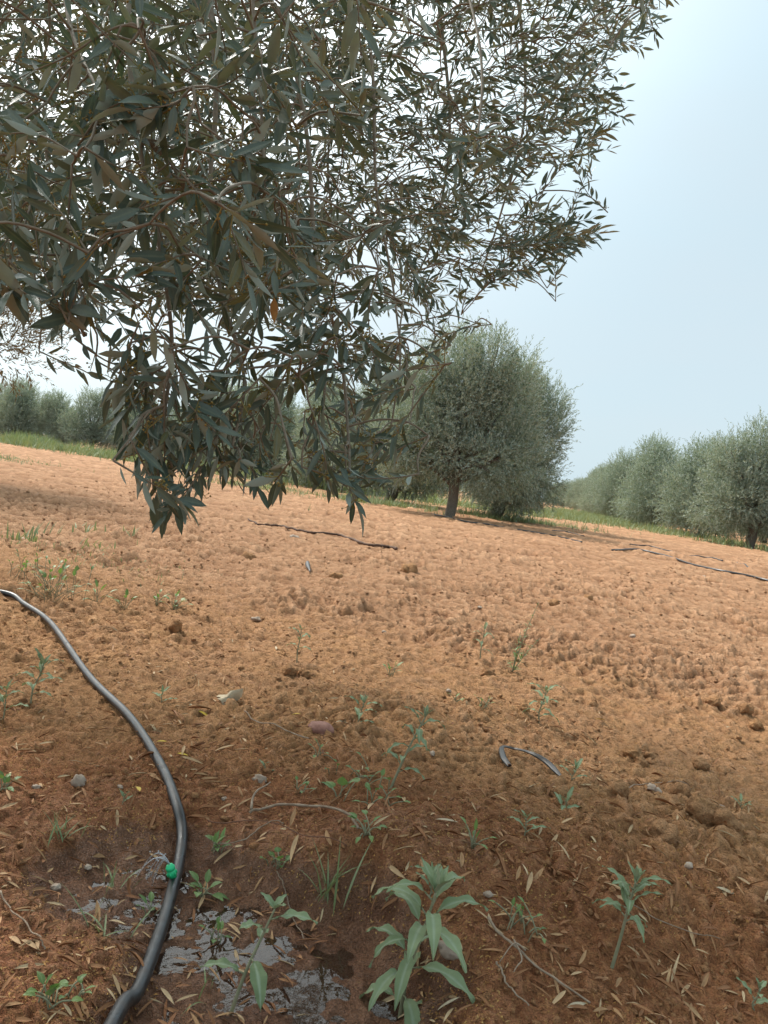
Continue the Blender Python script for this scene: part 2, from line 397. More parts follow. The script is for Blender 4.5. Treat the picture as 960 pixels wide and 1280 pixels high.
def frames_on_ground(x, y, tilt=.25):
    n = len(x); a = R.random(n)*2*PI
    hz = Hm(x, y); e = .01; sx = (Hm(x+e, y)-hz)/e; sy = (Hm(x, y+e)-hz)/e
    sx, sy = np.clip(sx, -.8, .8), np.clip(sy, -.8, .8)
    X = nrm(np.stack([np.cos(a), np.sin(a), np.cos(a)*sx+np.sin(a)*sy + tilt*(R.random(n)-.3)], -1))
    N = nrm(np.stack([-sx, -sy, np.ones(n)], -1) + tilt*1.5*(R.random((n, 3))-.5)); Y = nrm(np.cross(N, X)); return np.stack([x, y, hz], -1), X, Y, np.cross(X, Y)
def blossom():
    n = 70000; x, y = in_view(n, .5, 3.2, power=.85)
    d = fbm(x*2.6, y*2.6, 77, 3) + .5*fbm(x*11, y*11, 78, 2); k = (d > -.1) & (basin(x, y) < .8); x, y = x[k], y[k]
    O, X, Y, Z = frames_on_ground(x, y, .8); n = len(O); O[:, 2] += .0008
    TV = np.array([(0, -.5, 0), (.5, -.6, .12), (1, 0, 0), (.5, .6, .1)]); a = Acc()
    inst(a, TV, [(0, 1, 2, 3)], O, X, Y, Z, .0016+.0045*R.random(n)**3, .0008+.0009*R.random(n), R.random(n))
    o = a.obj('fallen_blossom', var_mat('dried_blossom', [(.34, .15, .05), (.50, .27, .08), (.56, .36, .14)], .8)); o['kind'] = 'stuff'
    tag(o, 'tiny dried olive flowers littering the soil', 'blossom litter')
blossom()
LT, LQ, LR = leaf_template(6, .10, .3)
def litter():
    n = 4600; x, y = in_view(n, .5, 2.2, power=.85)
    k = (fbm(x*3, y*3, 88, 2) > -.15-.3*(x < 0)) & (y + .35*x < 1.9); x, y = x[k], y[k]
    O, X, Y, Z = frames_on_ground(x, y, .5); n = len(O); O[:, 2] += .002
    a = Acc(); inst(a, LT, LQ, O, X, Y, Z, .008+.022*R.random(n), .0014+.003*R.random(n), R.random(n)**1.6, LR)
    o = a.obj('leaf_litter', DRY); o['kind'] = 'stuff'; tag(o, 'small broken brown olive leaves strewn over damp soil', 'leaf litter')
litter()

# ------------------------------------------------------------------ individual dry leaves
def one_leaf_mesh(name, Ln, Wd, curl, fold, var, roll=0.):
    TV, TQ, rb = leaf_template(9, curl, fold); a = Acc()
    TV = TV.copy(); TV[:, 0] -= .5
    if roll:  # long axis twist
        for i in range(len(TV)):
            an = roll*TV[i, 0]; yy, zz = TV[i, 1]*Wd, TV[i, 2]*Ln; TV[i, 1] = (yy*math.cos(an)-zz*math.sin(an))/Wd; TV[i, 2] = (yy*math.sin(an)+zz*math.cos(an))/Ln
    zmin = TV[:, 2].min()*Ln
    inst(a, TV, TQ, np.array([[0, 0, -zmin]]), np.array([[1., 0, 0]]), np.array([[0, 1., 0]]), np.array([[0, 0, 1.]]), np.array([Ln]), np.array([Wd]), np.array([var]), rb)
    return a.mesh(name)
DL = [('dry_leaf', one_leaf_mesh('dry_leaf', .036, .0050, .16, .6, .25, .8), DRY, 'narrow reddish brown dried olive leaf lying on the soil'),
      ('dry_leaf', one_leaf_mesh('dry_leaf', .028, .0055, -.22, .7, .6, -.6), DRY, 'curled light tan dried olive leaf on the soil'),
      ('dry_leaf', one_leaf_mesh('dry_leaf', .036, .0062, .08, .3, .78, .4), DRY, 'long straw coloured dried olive leaf lying on the soil'),
      ('dry_leaf', one_leaf_mesh('dry_leaf', .026, .0042, .25, .9, .05, 1.2), DRY, 'short dark brown dried olive leaf on the soil')]
for k in DL: k[1].materials.append(k[2])
def rot_from(X, Z):
    X = nrm(X); Z = nrm(Z - X*np.dot(X, Z)); Y = np.cross(Z, X)
    return Matrix(((X[0], Y[0], Z[0]), (X[1], Y[1], Z[1]), (X[2], Y[2], Z[2]))).to_euler()
def place_leaf(me, px, py, ang, name, label, cat, group=None, tilt=.15, s=1., mt=None, dz=.003):
    p = G(px, py, dz); e = .012
    sx = np.clip((H(p[0]+e, p[1])-H(p[0]-e, p[1]))/(2*e), -.7, .7); sy = np.clip((H(p[0], p[1]+e)-H(p[0], p[1]-e))/(2*e), -.7, .7)
    X = np.array([math.cos(ang), math.sin(ang), math.cos(ang)*sx+math.sin(ang)*sy+tilt*(R.random()-.3)])
    o = obj(name, me, mt, None, p); o.rotation_euler = rot_from(X, np.array([-sx, -sy, 1.])+.3*(R.random(3)-.5)); o.scale = (s, s, s)
    tag(o, label, cat, group); return o
SPOTS = []
rr = np.random.default_rng(21)
while len(SPOTS) < 150:
    px = rr.random()*950; py = 880 + rr.random()**.8*395
    w = 1. if px < 560 else .5
    if py < 930 and px > 500: w = .15
    if rr.random() < w: SPOTS.append((px, py))
for cx, cy, n in ((240, 940, 16), (230, 900, 6), (700, 1110, 5), (860, 1215, 14), (800, 1235, 5), (640, 1090, 8), (60, 1180, 8), (130, 1200, 7), (300, 1230, 6)):
    for _ in range(n): SPOTS.append((cx+rr.normal()*34, cy+rr.normal()*20))
for px, py in SPOTS:
    px, py = min(max(px, 4), 956), min(py, 1276)
    g0 = G(px, py)
    if basin(np.array([g0[0]]), np.array([g0[1]]))[0] > .5 and rr.random() < .7: continue
    k = DL[int(rr.integers(4))]
    place_leaf(k[1], px, py, rr.random()*2*PI, k[0], k[3], 'dry leaf', 'dry olive leaves fallen on the soil', .5, (.55+.6*rr.random())*(.72 if py > 1150 else 1))
PL = one_leaf_mesh('pale_leaf', .05, .013, .05, .25, 1., .3); PL.materials.append(PALE)
YL = one_leaf_mesh('yellow_leaf', .035, .010, .1, .4, 1., .3); YL.materials.append(plain('yellow_leaf', (.55, .36, .04), (.66, .46, .08), .6, 60, 0))
for px, py, an, s, lb in ((557, 1036, .1, .75, 'bleached cream olive leaf lying flat between thin weeds, centre of the field edge'),
                          (908, 1118, -.1, .7, 'bleached cream olive leaf lying flat on dry soil at the right edge'),
                          (345, 812, 1.9, .5, 'small pale leaf standing beside a thin feathery weed'),
                          (425, 904, .4, .6, 'small whitish petal like leaf beside the reddish stone'),
                          (560, 1262, .3, .6, 'pale leaf under the large grey green plant'),
                          (720, 1262, .2, .5, 'pale leaf by the end of the long dead twig'),
                          (812, 990, .1, .7, 'pale flat leaf beside a brown clod on dry field soil'),
                          (910, 912, .7, .4, 'small pale leaf alone on dry clods by the right edge')):
    place_leaf(PL, px, py, an, 'pale_leaf', lb, 'dry leaf', None, .1, s*.8)
for px, py, an, s, lb in ((172, 992, 2.1, .6, 'bright yellow leaf standing on damp soil beside the hose'),
                          (202, 930, .3, .5, 'small orange yellow leaf in the litter right of the hose'),
                          (228, 946, .1, .5, 'thin yellow leaf half hidden in brown litter'),
                          (370, 896, .2, .5, 'yellow leaf fragment above the reddish stone'),
                          (750, 905, .2, .7, 'yellowish leaf lying alone on the dry tan soil'),
                          (255, 893, .1, .8, 'long yellow straw leaf left of the torn cream leaf')):
    place_leaf(YL, px, py, an, 'yellow_leaf', lb, 'dry leaf', None, .1, s)
# torn cream leaf
def torn_leaf():
    a = Acc(); n = 15; p = G(283, 880, .012)
    th = np.linspace(0, 2*PI, n, endpoint=False); rad = .021*(1+.35*np.sin(3*th+.5)+.22*np.sin(7*th))
    V = [(0, 0, .004)]+[(r*math.cos(t)*1.15, r*math.sin(t)*.8, .010*math.sin(2*t)) for r, t in zip(rad*.5, th)]+[(r*math.cos(t)*1.15, r*math.sin(t)*.8, .016*math.sin(2*t+.3)+.005*math.sin(5*t)) for r, t in zip(rad, th)]
    T = [(0, 1+i, 1+(i+1) % n) for i in range(n)]; Q = [(1+i, 1+n+i, 1+n+(i+1) % n, 1+(i+1) % n) for i in range(n)]
    a.add(V, Q, T); o = a.obj('torn_leaf', PALE); o.location = p; o.rotation_euler = (.75, -.1, .2)
    tag(o, 'torn cream coloured dried leaf propped up on a thin stalk', 'dry leaf')
    b = Acc(); tube(b, spline([(.0, -.012, 0), (.003, -.028, -.004), (-.004, -.045, -.006), (-.03, -.06, -.006)], 12), .0011, 5); b.obj('stalk', STICK, o)
torn_leaf()

# ------------------------------------------------------------------ stones and clods
def rock(name, px, py, sx, sy, sz, mt, label, cat='stone', group=None, seed=0, rotz=0., sink=.3, rough=.42):
    if cat != 'clod': sx, sy, sz = sx*.72, sy*.72, sz*.72
    r = np.random.default_rng(seed); V = ICO2.copy(); f = r.random(3)*10
    d = 1 + rough*(perlin(V[:, 0]*1.3+f[0], V[:, 1]*1.3+V[:, 2]*.9+f[1]) + .5*perlin(V[:, 0]*3+f[2], V[:, 2]*3+V[:, 1]*2)) + .08*perlin(V[:, 0]*8, V[:, 1]*8+V[:, 2]*5)
    V = V*d[:, None]*np.array([sx, sy, sz]); me = mesh_np(name, V, None, ICO2T, {'damp': np.full(len(V), .34), 'cav_shade': np.full(len(V), .4)})
    p = G(px, py); p[2] += sz*(1-2*sink); o = obj(name, me, mt, None, p); o.rotation_euler = (r.random()*.3, r.random()*.3, rotz); tag(o, label, cat, group); return o
rock('stone', 401, 912, .036, .024, .014, REDST, 'smooth dark reddish brown oval stone among litter', seed=3, rotz=-.5, rough=.12)
rock('stone', 368, 672, .055, .035, .02, STONE, 'flat pale stone on open soil beside the long dark root', seed=4)
rock('stone', 320, 776, .022, .016, .010, STONE, 'small whitish stone on the middle of the dry soil', seed=5)
rock('stone', 97, 981, .014, .012, .014, STONE, 'round greyish stone on damp soil left of the hose', seed=6)
rock('stone', 325, 976, .015, .011, .009, STONE, 'dull brown stone by the forked twig', seed=7)
rock('stone', 818, 991, .019, .012, .008, STONE, 'flat tan stone half buried by the right dry clods', seed=8)
rock('stone', 560, 1190, .02, .013, .009, STONE, 'greyish tan stone behind the large grey green plant', seed=9)
rock('stone', 30, 676, .03, .02, .015, STONE, 'pale stone beside the grass on the left mound', seed=10)
rock('soil_clod', 219, 790, .016, .013, .020, SOIL, 'pointed dark clod of soil standing on the slope right of the hose', 'clod', seed=11, sink=.2)
for i, (px, py, s) in enumerate(((880, 1030, .03), (905, 1036, .024), (850, 995, .02), (930, 890, .022), (945, 910, .018), (790, 945, .02), (800, 955, .016), (812, 948, .013), (380, 845, .016), (362, 842, .02), (690, 760, .04), (735, 750, .03), (655, 890, .014), (610, 845, .02), (830, 1045, .022), (300, 882, .01), (770, 1000, .018), (740, 880, .015), (510, 716, .05), (420, 725, .035), (875, 960, .02), (890, 880, .02), (700, 1000, .014), (310, 700, .04))):
    rock('soil_clod', px, py, s, s*.8, s*.7, SOIL, 'irregular lump of dry red soil on the ploughed field', 'clod', 'clods of soil on the ploughed field', 30+i, rotz=i, sink=.3, rough=.45)
for i, (px, py, s) in enumerate(((45, 985, .006), (280, 1000, .005), (150, 985, .006), (610, 1120, .006), (860, 1090, .007), (540, 945, .006), (900, 1010, .009), (560, 870, .008), (110, 1085, .006), (70, 1110, .007), (790, 800, .014), (880, 720, .02), (600, 760, .012), (480, 790, .009))):
    rock('pebble', px, py, s*1.3, s, s*.7, STONE, 'small dusty pebble pressed into the red soil', 'pebble', 'pebbles pressed into the soil', 60+i, rotz=i)

# ------------------------------------------------------------------ irrigation hose
def ground_line(pix, n, dz=0., sink=0.):
    pts = [G(px, py, 0) for px, py in pix]; s = spline(pts, n); s[:, 2] = Hm(s[:, 0], s[:, 1]); 
    z = s[:, 2].copy()
    for _ in range(max(3, n//3)): z[1:-1] = (z[:-2]+z[1:-1]*2+z[2:])/4
    s[:, 2] = z + dz; return s
HR = .0071
hose_root_p = G(225, 1045)
hose = thing('irrigation_hose', 'thick black irrigation hose curving across damp soil past a puddle', 'hose', hose_root_p)
hp = [(-60, 738), (8, 746), (30, 757), (62, 790), (110, 850), (160, 903), (198, 955), (219, 1005), (226, 1050), (222, 1092), (212, 1130), (196, 1185), (172, 1240), (150, 1280), (110, 1350)]
HP = ground_line(hp, 220, HR*.95)
for _ in range(600): HP[1:-1, 2] = (HP[:-2, 2]+HP[1:-1, 2]*2+HP[2:, 2])/4
HP[:, 2] = np.maximum(HP[:, 2], Hm(HP[:, 0], HP[:, 1])+HR*.65)
for _ in range(110): HP[1:-1, 2] = (HP[:-2, 2]+HP[1:-1, 2]*2+HP[2:, 2])/4
# the far end dives into the mound
HP[:10, 2] -= np.linspace(.05, 0, 10)
a = Acc(); tube(a, HP, HR, 20); a.obj('pipe', HOSE, hose, origin=hose_root_p).location = (0, 0, 0)
# printed seam line along the pipe
# green dripper on the upper side
def emitter():
    i = int(np.argmin([np.hypot(p[0]-G(221, 1112)[0], p[1]-G(221, 1112)[1]) for p in HP])); c = HP[i]; ax = nrm(np.array([-.35, -.1, .9])); b = c + ax*HR*.8
    a = Acc(); prof = [(h*1.25, q*.95) for h, q in [(0, .0046), (.002, .0046), (.0022, .0054), (.0078, .0054), (.0080, .0050), (.0086, .0050), (.0088, .0058), (.0118, .0058), (.0122, .0050), (.0140, .0038), (.0142, .0008)]]
    tube(a, [b+ax*h for h, r in prof], [r for h, r in prof], 14)
    for k in range(6):
        t = k*PI/3; n1 = nrm(np.cross(ax, [1, 0, 0])); n2 = np.cross(ax, n1); q = b+ax*.004+.0055*(math.cos(t)*n1+math.sin(t)*n2); tube(a, [q, q+ax*.004], .0009, 5)
    o = a.obj('dripper', GREEN, hose, origin=hose_root_p); o.location = (0, 0, 0); o['label'] = 'small bright green plastic dripper plugged into the hose'
    return b, ax
eb, eax = emitter()
m, nt, bs = mat('water_jet'); bs.inputs['Base Color'].default_value = (.9, .93, .95, 1); bs.inputs['Roughness'].default_value = .05; bs.inputs['Transmission Weight'].default_value = .75; bs.inputs['IOR'].default_value = 1.33
JET = m
a = Acc(); t0 = eb+eax*.018
for k in range(6):
    v = np.array([-.55+.1*rr.normal(), .25+.15*rr.normal(), .9]); pts = []
    for t in np.linspace(0, 1, 14): pts.append(t0 + v*.034*t*(1+.1*k) + np.array([0, 0, -.062*t*t]))
    tube(a, pts, np.linspace(.0009, .0005, 14), 5)
for k in range(10):
    d = np.array([-.02+.02*rr.normal(), .005+.016*rr.normal(), .004+.012*rr.random()]); s = .0004+.0008*rr.random(); a.add(ICO*s+t0+d, None, ICOT)
tag(a.obj('water_jet', JET), 'thin jet of water spurting from the green dripper into the puddle', 'water')

# far drip lines on the field
def line_obj(name, pix, rad, mt, label, cat, dz=None, n=60, seg=8, group=None, wob=0.):
    s = ground_line(pix, n, rad*.7 if dz is None else dz)
    if wob: s = s + np.stack([wob*perlin(np.arange(n)*.23, 0*np.arange(n)+3), wob*perlin(np.arange(n)*.23, 0*np.arange(n)+7), .6*np.abs(wob*perlin(np.arange(n)*.31, 0*np.arange(n)+9))], -1)
    a = Acc(); r = rad*np.ones(n) if np.isscalar(rad) else np.interp(np.linspace(0, 1, n), np.linspace(0, 1, len(rad)), rad)
    tube(a, s, r, seg); return tag(a.obj(name, mt), label, cat, group)
GD = 'black drip lines across the field'
line_obj('drip_line', [(540, 643), (575, 650), (620, 657), (680, 668), (727, 679)], .011, HOSE, 'black drip line running from the shadow of the central olive tree', 'hose', .008)
line_obj('drip_line', [(690, 664), (712, 666), (730, 671)], .010, HOSE, 'short black drip line piece right of the central tree shadow', 'hose', .006, 30)
line_obj('drip_line', [(765, 688), (800, 690), (850, 702), (895, 713), (960, 727), (1010, 738)], .012, HOSE, 'long black drip line crossing the right side of the field', 'hose', .010)
line_obj('drip_line', [(787, 681), (815, 684), (842, 691)], .010, HOSE, 'short black drip line just above the long one', 'hose', .008, 30)
line_obj('drip_line', [(862, 695), (885, 697), (903, 702)], .010, HOSE, 'short middle drip line piece between two others', 'hose', .007, 30)
line_obj('drip_line', [(912, 703), (925, 706), (938, 710)], .010, HOSE, 'rightmost short piece of drip line by the right row', 'hose', .007, 30)
line_obj('dead_root', [(310, 650), (322, 657), (350, 659), (385, 668), (425, 672), (460, 682), (482, 684), (497, 688)], [.006, .009, .009, .010, .012], plain('dark_root', (.06, .035, .022), (.16, .09, .06), .8, 60, .4), 'long dark root lying on the open soil under the hanging branches', 'root', .008, 70, 7, None, .03)
line_obj('dark_leaf', [(383, 706), (384, 711), (387, 718)], [.001, .014, .002], PLASTIC, 'small dark scrap standing on the open soil', 'scrap', .02, 10, 6)
# bent scrap of black strip
def strip():
    c = [G(636, 962, .004), G(627, 958, .010), G(626, 948, .016), G(642, 946, .018), G(662, 955, .018), G(682, 967, .012), G(704, 982, .003)]
    s = spline(c, 40); T = nrm(np.gradient(s, axis=0)); a = Acc(); up = np.array([-.25, -.5, .85]); Y = nrm(np.cross(T, up)); N = np.cross(Y, T)
    w = .0052*(.8+.25*np.sin(np.linspace(0, 9, 40))); w[-4:] *= [.9, .7, .5, .2]
    rows = []
    for u, h in ((-1, 0), (-.5, .0016), (0, .0006), (.5, .0019), (1, 0), (.5, -.0013), (0, -.0018), (-.5, -.0013)): rows.append(s+Y*(w*u)[:, None]+N*h)
    V = np.stack(rows, 1).reshape(-1, 3); i, j = np.meshgrid(np.arange(39), np.arange(8), indexing='ij'); k = (j+1) % 8
    a.add(V, np.stack([i*8+j, (i+1)*8+j, (i+1)*8+k, i*8+k], -1).reshape(-1, 4)[:, ::-1]); tag(a.obj('plastic_strip', PLASTIC), 'bent scrap of flattened black tubing on the dry soil', 'plastic scrap')
strip()
# twigs
def twig(pix, r0, r1, label, mt=STICK, dz=.006, forks=(), wob=.0016, n=40):
    s = ground_line(pix, n, dz); s = s + np.stack([wob*perlin(np.arange(n)*.3, 0*np.arange(n)+3+pix[0][0]), wob*perlin(np.arange(n)*.3, 0*np.arange(n)+7+pix[0][0]), 0*s[:, 0]], -1)
    r0 *= .68; r1 *= .68; a = Acc(); tube(a, s, np.linspace(r0, r1, n)*(1+.18*perlin(np.arange(n)*.6, 0*np.arange(n)+r0*999)), 7)
    for f in forks:
        q = ground_line(f, 16, dz+.004); tube(a, q, np.linspace(r1*1.1, r1*.5, 16), 5)
    return tag(a.obj('dead_twig', mt), label, 'twig')
twig([(446, 1046), (425, 1030), (395, 1020), (345, 1017), (318, 1024), (311, 1027)], .0026, .0028, 'grey forked twig with a blackened end beside round weed leaves', forks=([(312, 1026), (316, 1008), (336, 993)],), dz=.012)
twig([(608, 1160), (640, 1190), (680, 1225), (737, 1264)], .0022, .0015, 'long pale dead twig lying between the two upright grey green plants', forks=([(655, 1203), (640, 1195), (622, 1218)], [(640, 1190), (650, 1215), (640, 1230)]), dz=.008)
twig([(258, 1036), (300, 1035), (345, 1040), (390, 1058), (430, 1085)], .0012, .0010, 'thin reddish brown stem arching over the bank by the puddle', plain('red_stem', (.12, .05, .03), (.2, .09, .05), .7, 60, .2), .012)
twig([(305, 893), (320, 905), (350, 915), (385, 930)], .0016, .0018, 'grey brown twig lying left of the reddish stone', dz=.006)
twig([(270, 1070), (300, 1063), (325, 1048), (345, 1040), (352, 1045)], .0012, .0009, 'thin tan stalk leaning above the puddle edge', dz=.015)
twig([(770, 1000), (800, 990), (860, 985)], .0016, .0010, 'dark thin twig on the dry field beside a pale leaf')
twig([(0, 1120), (40, 1175), (55, 1195)], .0014, .001, 'thin brown twig at the left edge of the soil')
twig([(345, 1095), (360, 1130), (380, 1180)], .001, .0008, 'short brown twig in the mud under the grey green plant')
twig([(780, 1130), (810, 1150), (870, 1175), (900, 1180)], .0010, .0007, 'thin straw stalk on the right bank behind the upright plant')
twig([(620, 1210), (632, 1240), (660, 1265)], .0016, .001, 'short dead stalk below the long pale twig')

# ------------------------------------------------------------------ weeds
def blade(acc, p, d, Ln, Wd, droop=.5, wav=0., var=.5, ns=9, shape=.9, fold=.25, side=None, tw=0.):
    """one leaf blade growing from p along d and bending down"""
    d = nrm(d); up = np.array([0, 0, 1.]); s = nrm(np.cross(d, up) + 1e-6) if side is None else nrm(side)
    p = np.array(p, float); V = []; rib = []; ph = R.random()*6
    for i in range(ns):
        t = i/(ns-1); w = Wd*.5*max(math.sin(PI*min(t**shape, 1)), .03 if i < ns-1 else .02)
        n = np.cross(s, d); 
        for u in (-1, -.5, 0, .5, 1):
            e = wav*Wd*math.sin(ph+t*18+u*1.5)*abs(u)
            V.append(p + s*w*u*(1+.12*wav*math.sin(t*31+ph)) + n*(fold*abs(u)*w + e)); rib.append(abs(u))
        p = p + d*Ln/(ns-1); d = nrm(d + np.array([0, 0, -1.])*droop/(ns-1)*1.6)
    Q = [(i*5+j, i*5+j+1, i*5+j+6, i*5+j+5) for i in range(ns-1) for j in range(4)]
    V = np.array(V); Q = np.array(Q)[:, ::1]; acc.add(V, Q, None, var=var, rib=np.array(rib))
def nightshade(px, py, h, n, Ln, Wd, label, lean=(0, 0), top=5, bare=.15, droop=.9, seed=0, name='silverleaf_weed', rot=0., up0=.35):
    if h < .13 and py > 860: h *= .9; Ln *= .88; Wd *= .85
    r = np.random.default_rng(seed); b = G(px, py, -.005); t = thing(name, label, 'weed', b)
    st = spline([(0, 0, 0), (lean[0]*.3+.004*r.normal(), lean[1]*.3, h*.4), (lean[0]*.7, lean[1]*.7, h*.75), (lean[0], lean[1], h)], 24)
    a = Acc(); tube(a, st, np.linspace(.0026, .0013, 24)*(h/.16)**.5, 7)
    lf = Acc()
    for k in range(n):
        f = bare + (1-bare)*(k+.5)/n*.93; q = st[int(f*23)]; an = rot + k*2.4 + .3*r.normal(); el = up0 + .5*f + .2*r.normal()
        d = np.array([math.cos(an)*math.cos(el), math.sin(an)*math.cos(el), math.sin(el)]); sz = (1-.25*f)*(.8+.35*r.random())
        pe = q + d*Ln*.14; tube(a, [q, pe], [.0011, .0008], 5)
        blade(lf, pe, d, Ln*sz, Wd*sz, droop*(.7+.6*r.random()), .12, r.random(), 14, .8, .28)
    for k in range(top):
        an = rot + k*2*PI/top + .4*r.normal(); el = 1.0 + .3*r.normal(); d = np.array([math.cos(an)*math.cos(el), math.sin(an)*math.cos(el), math.sin(el)])
        blade(lf, st[-1], d, Ln*(.35+.2*r.random()), Wd*.55, .35, .08, .6+.4*r.random(), 9, .85, .4)
    a.obj('stem', WEEDSTEM, t); lf.obj('leaves', NIGHT, t); return t
# x to the right, y away from the camera
nightshade(500, 1268, .135, 18, .074, .0175, 'large bushy grey green weed with wavy leaves beside the puddle at the bottom', (.018, .0), 7, .10, 1.25, 5, rot=.5)
nightshade(287, 1266, .112, 5, .056, .019, 'grey green weed with few broad leaves standing in the puddle mud', (.028, .02), 3, .3, .75, 12, rot=2.9, up0=.15)
nightshade(764, 1210, .105, 14, .050, .012, 'upright grey green weed with bare stem at the lower right', (.016, .01), 5, .48, .9, 21)
nightshade(487, 985, .120, 10, .056, .014, 'tall grey green weed with drooping leaves on the middle bank', (.04, .03), 5, .2, 1.1, 33)
nightshade(674, 905, .085, 10, .056, .013, 'grey green weed with spreading leaves above the bent black scrap', (.004, 0), 4, .2, 1.0, 41)
nightshade(38, 882, .085, 10, .055, .014, 'grey green weed left of the hose on the damp slope', (.015, 0), 4, .2, .9, 52)
nightshade(4, 900, .06, 5, .05, .014, 'grey green weed cut by the left edge beside another weed', (0, 0), 3, .2, .7, 53)
nightshade(371, 830, .085, 6, .038, .009, 'thin grey green weed on the dry slope left of centre', (0, 0), 3, .3, .9, 61)
nightshade(600, 826, .095, 7, .05, .010, 'pale grey green weed left of the tall spindly weed', (0, 0), 4, .3, 1.0, 64)
nightshade(201, 880, .03, 4, .034, .010, 'small grey green seedling right of the hose', (0, 0), 3, .2, .4, 71)
nightshade(716, 985, .03, 5, .040, .009, 'low grey green weed at the tip of the black scrap', (0, 0), 3, .2, .6, 72)
nightshade(706, 1015, .022, 5, .034, .009, 'tiny grey green weed below the black scrap', (0, 0), 2, .2, .5, 73)
nightshade(655, 1045, .03, 5, .036, .008, 'small grey green weed beside dry stalks on the middle bank', (0, 0), 3, .2, .6, 74)
nightshade(945, 1262, .03, 4, .025, .009, 'small green seedling at the right bottom corner', (0, 0), 3, .2, .5, 75)
nightshade(155, 1005, .02, 3, .02, .007, 'tiny seedling on damp soil left of the hose', (0, 0), 2, .2, .5, 76)
nightshade(925, 1012, .02, 4, .03, .007, 'tiny grey green seedling on dry soil at the right', (0, 0), 2, .2, .5, 77)
nightshade(445, 905, .05, 7, .045, .012, 'leafy grey green weed right of the reddish stone', (.01, 0), 4, .1, .8, 79)
nightshade(330, 965, .02, 3, .02, .006, 'tiny seedling above the forked twig', (0, 0), 2, .2, .5, 80)
nightshade(535, 1125, .035, 5, .03, .008, 'small grey weed behind the large grey green plant', (0, 0), 3, .2, .6, 81)
def broadleaf(px, py, n, Ln, Wd, label, h=.01, el0=.6, seed=0, shape=.75, mt=None, name='broadleaf_weed', spread=.004):
    r = np.random.default_rng(seed); b = G(px, py, .0); t = thing(name, label, 'weed', b); a = Acc(); lf = Acc()
    if py > 880: f_ = .66; Ln *= f_; Wd *= f_; h *= f_
    for k in range(n):
        an = k*2.4+r.normal()*.3; el = el0+.3*r.normal(); d = np.array([math.cos(an)*math.cos(el), math.sin(an)*math.cos(el), math.sin(el)])
        q0 = np.array([spread*r.normal(), spread*r.normal(), 0]); q = q0 + d*(h+.3*Ln)*(.6+.7*r.random()); tube(a, spline([q0, (q0+q)/2+[0, 0, .003], q], 6), .0008, 5)
        blade(lf, q, d*[1, 1, .6], Ln*(.7+.5*r.random()), Wd*(.7+.5*r.random()), .5, .03, r.random(), 8, shape, .2)
    a.obj('stem', WEEDSTEM, t); lf.obj('leaves', mt or WEED, t); return t
broadleaf(252, 1120, 8, .028, .015, 'bright green broad leaved weed at the puddle edge just right of the dripper', .02, .8, 1)
broadleaf(270, 1062, 12, .026, .009, 'bright green upright seedling clump above the dripper puddle', .008, 1.0, 2)
broadleaf(345, 1085, 11, .015, .013, 'round leaved yellowish green weed beside the bank over the puddle', .022, .9, 3, .65)
broadleaf(185, 1145, 5, .022, .009, 'small green weed left of the hose in the puddle', .012, .8, 4)
broadleaf(272, 1175, 7, .016, .008, 'small green shoots in the mud beside the grey green weed', .018, 1.0, 5)
broadleaf(62, 1258, 9, .02, .013, 'low green weed at the lower left corner', .02, .8, 6)
broadleaf(100, 1245, 6, .016, .008, 'small light green weed right of the low weed in the lower left corner', .014, .9, 7)
broadleaf(5, 990, 8, .02, .012, 'green weed at the left edge on damp soil', .02, .9, 8)
broadleaf(427, 1000, 5, .024, .020, 'weed with one big round pale green leaf over the forked twig', .03, 1.0, 9, .6)
broadleaf(460, 1045, 12, .020, .011, 'leafy green weed at the black end of the forked twig', .028, .9, 10)
broadleaf(440, 975, 12, .020, .010, 'creeping green weed on the middle bank', .03, .7, 11, spread=.02)
broadleaf(465, 1010, 10, .018, .010, 'small green weed between two creeping weeds', .03, .8, 12, spread=.02)
broadleaf(650, 1165, 14, .014, .006, 'small fine leaved weed with tiny flowers above the long pale twig', .035, 1.0, 13, spread=.01)
broadleaf(605, 885, 9, .018, .006, 'small weed on dry soil left of the spreading grey green weed', .03, 1.0, 14)
broadleaf(588, 1062, 7, .02, .007, 'slim dark green weed right of the pale cream leaf', .03, 1.1, 15)
broadleaf(155, 762, 9, .022, .010, 'small green weed on the slope behind the hose', .03, .9, 16)
broadleaf(197, 758, 8, .02, .008, 'thin green weed between two others behind the hose', .03, .9, 17)
broadleaf(217, 762, 12, .022, .012, 'dark green weed rightmost of three behind the hose', .03, .9, 18)
broadleaf(66, 748, 34, .022, .011, 'bushy dark green weed on the mound beside the hose end', .07, .9, 19, spread=.03)
broadleaf(45, 720, 26, .018, .007, 'loose weed on top of the left mound', .045, 1.1, 20, spread=.05)
broadleaf(120, 755, 8, .03, .009, 'yellowish small weed on the slope of the left mound', .03, 1.1, 22)
broadleaf(487, 845, 7, .02, .008, 'tiny light green weed on dry slope in the middle', .02, 1.1, 23)
broadleaf(375, 990, 6, .015, .007, 'tiny green sprout left of the creeping weed', .015, .9, 24)
broadleaf(570, 880, 5, .02, .006, 'tiny sprout on dry soil near the tall grey weed', .015, .9, 25)
broadleaf(400, 950, 6, .016, .008, 'small sprout below the reddish stone', .02, .9, 26)
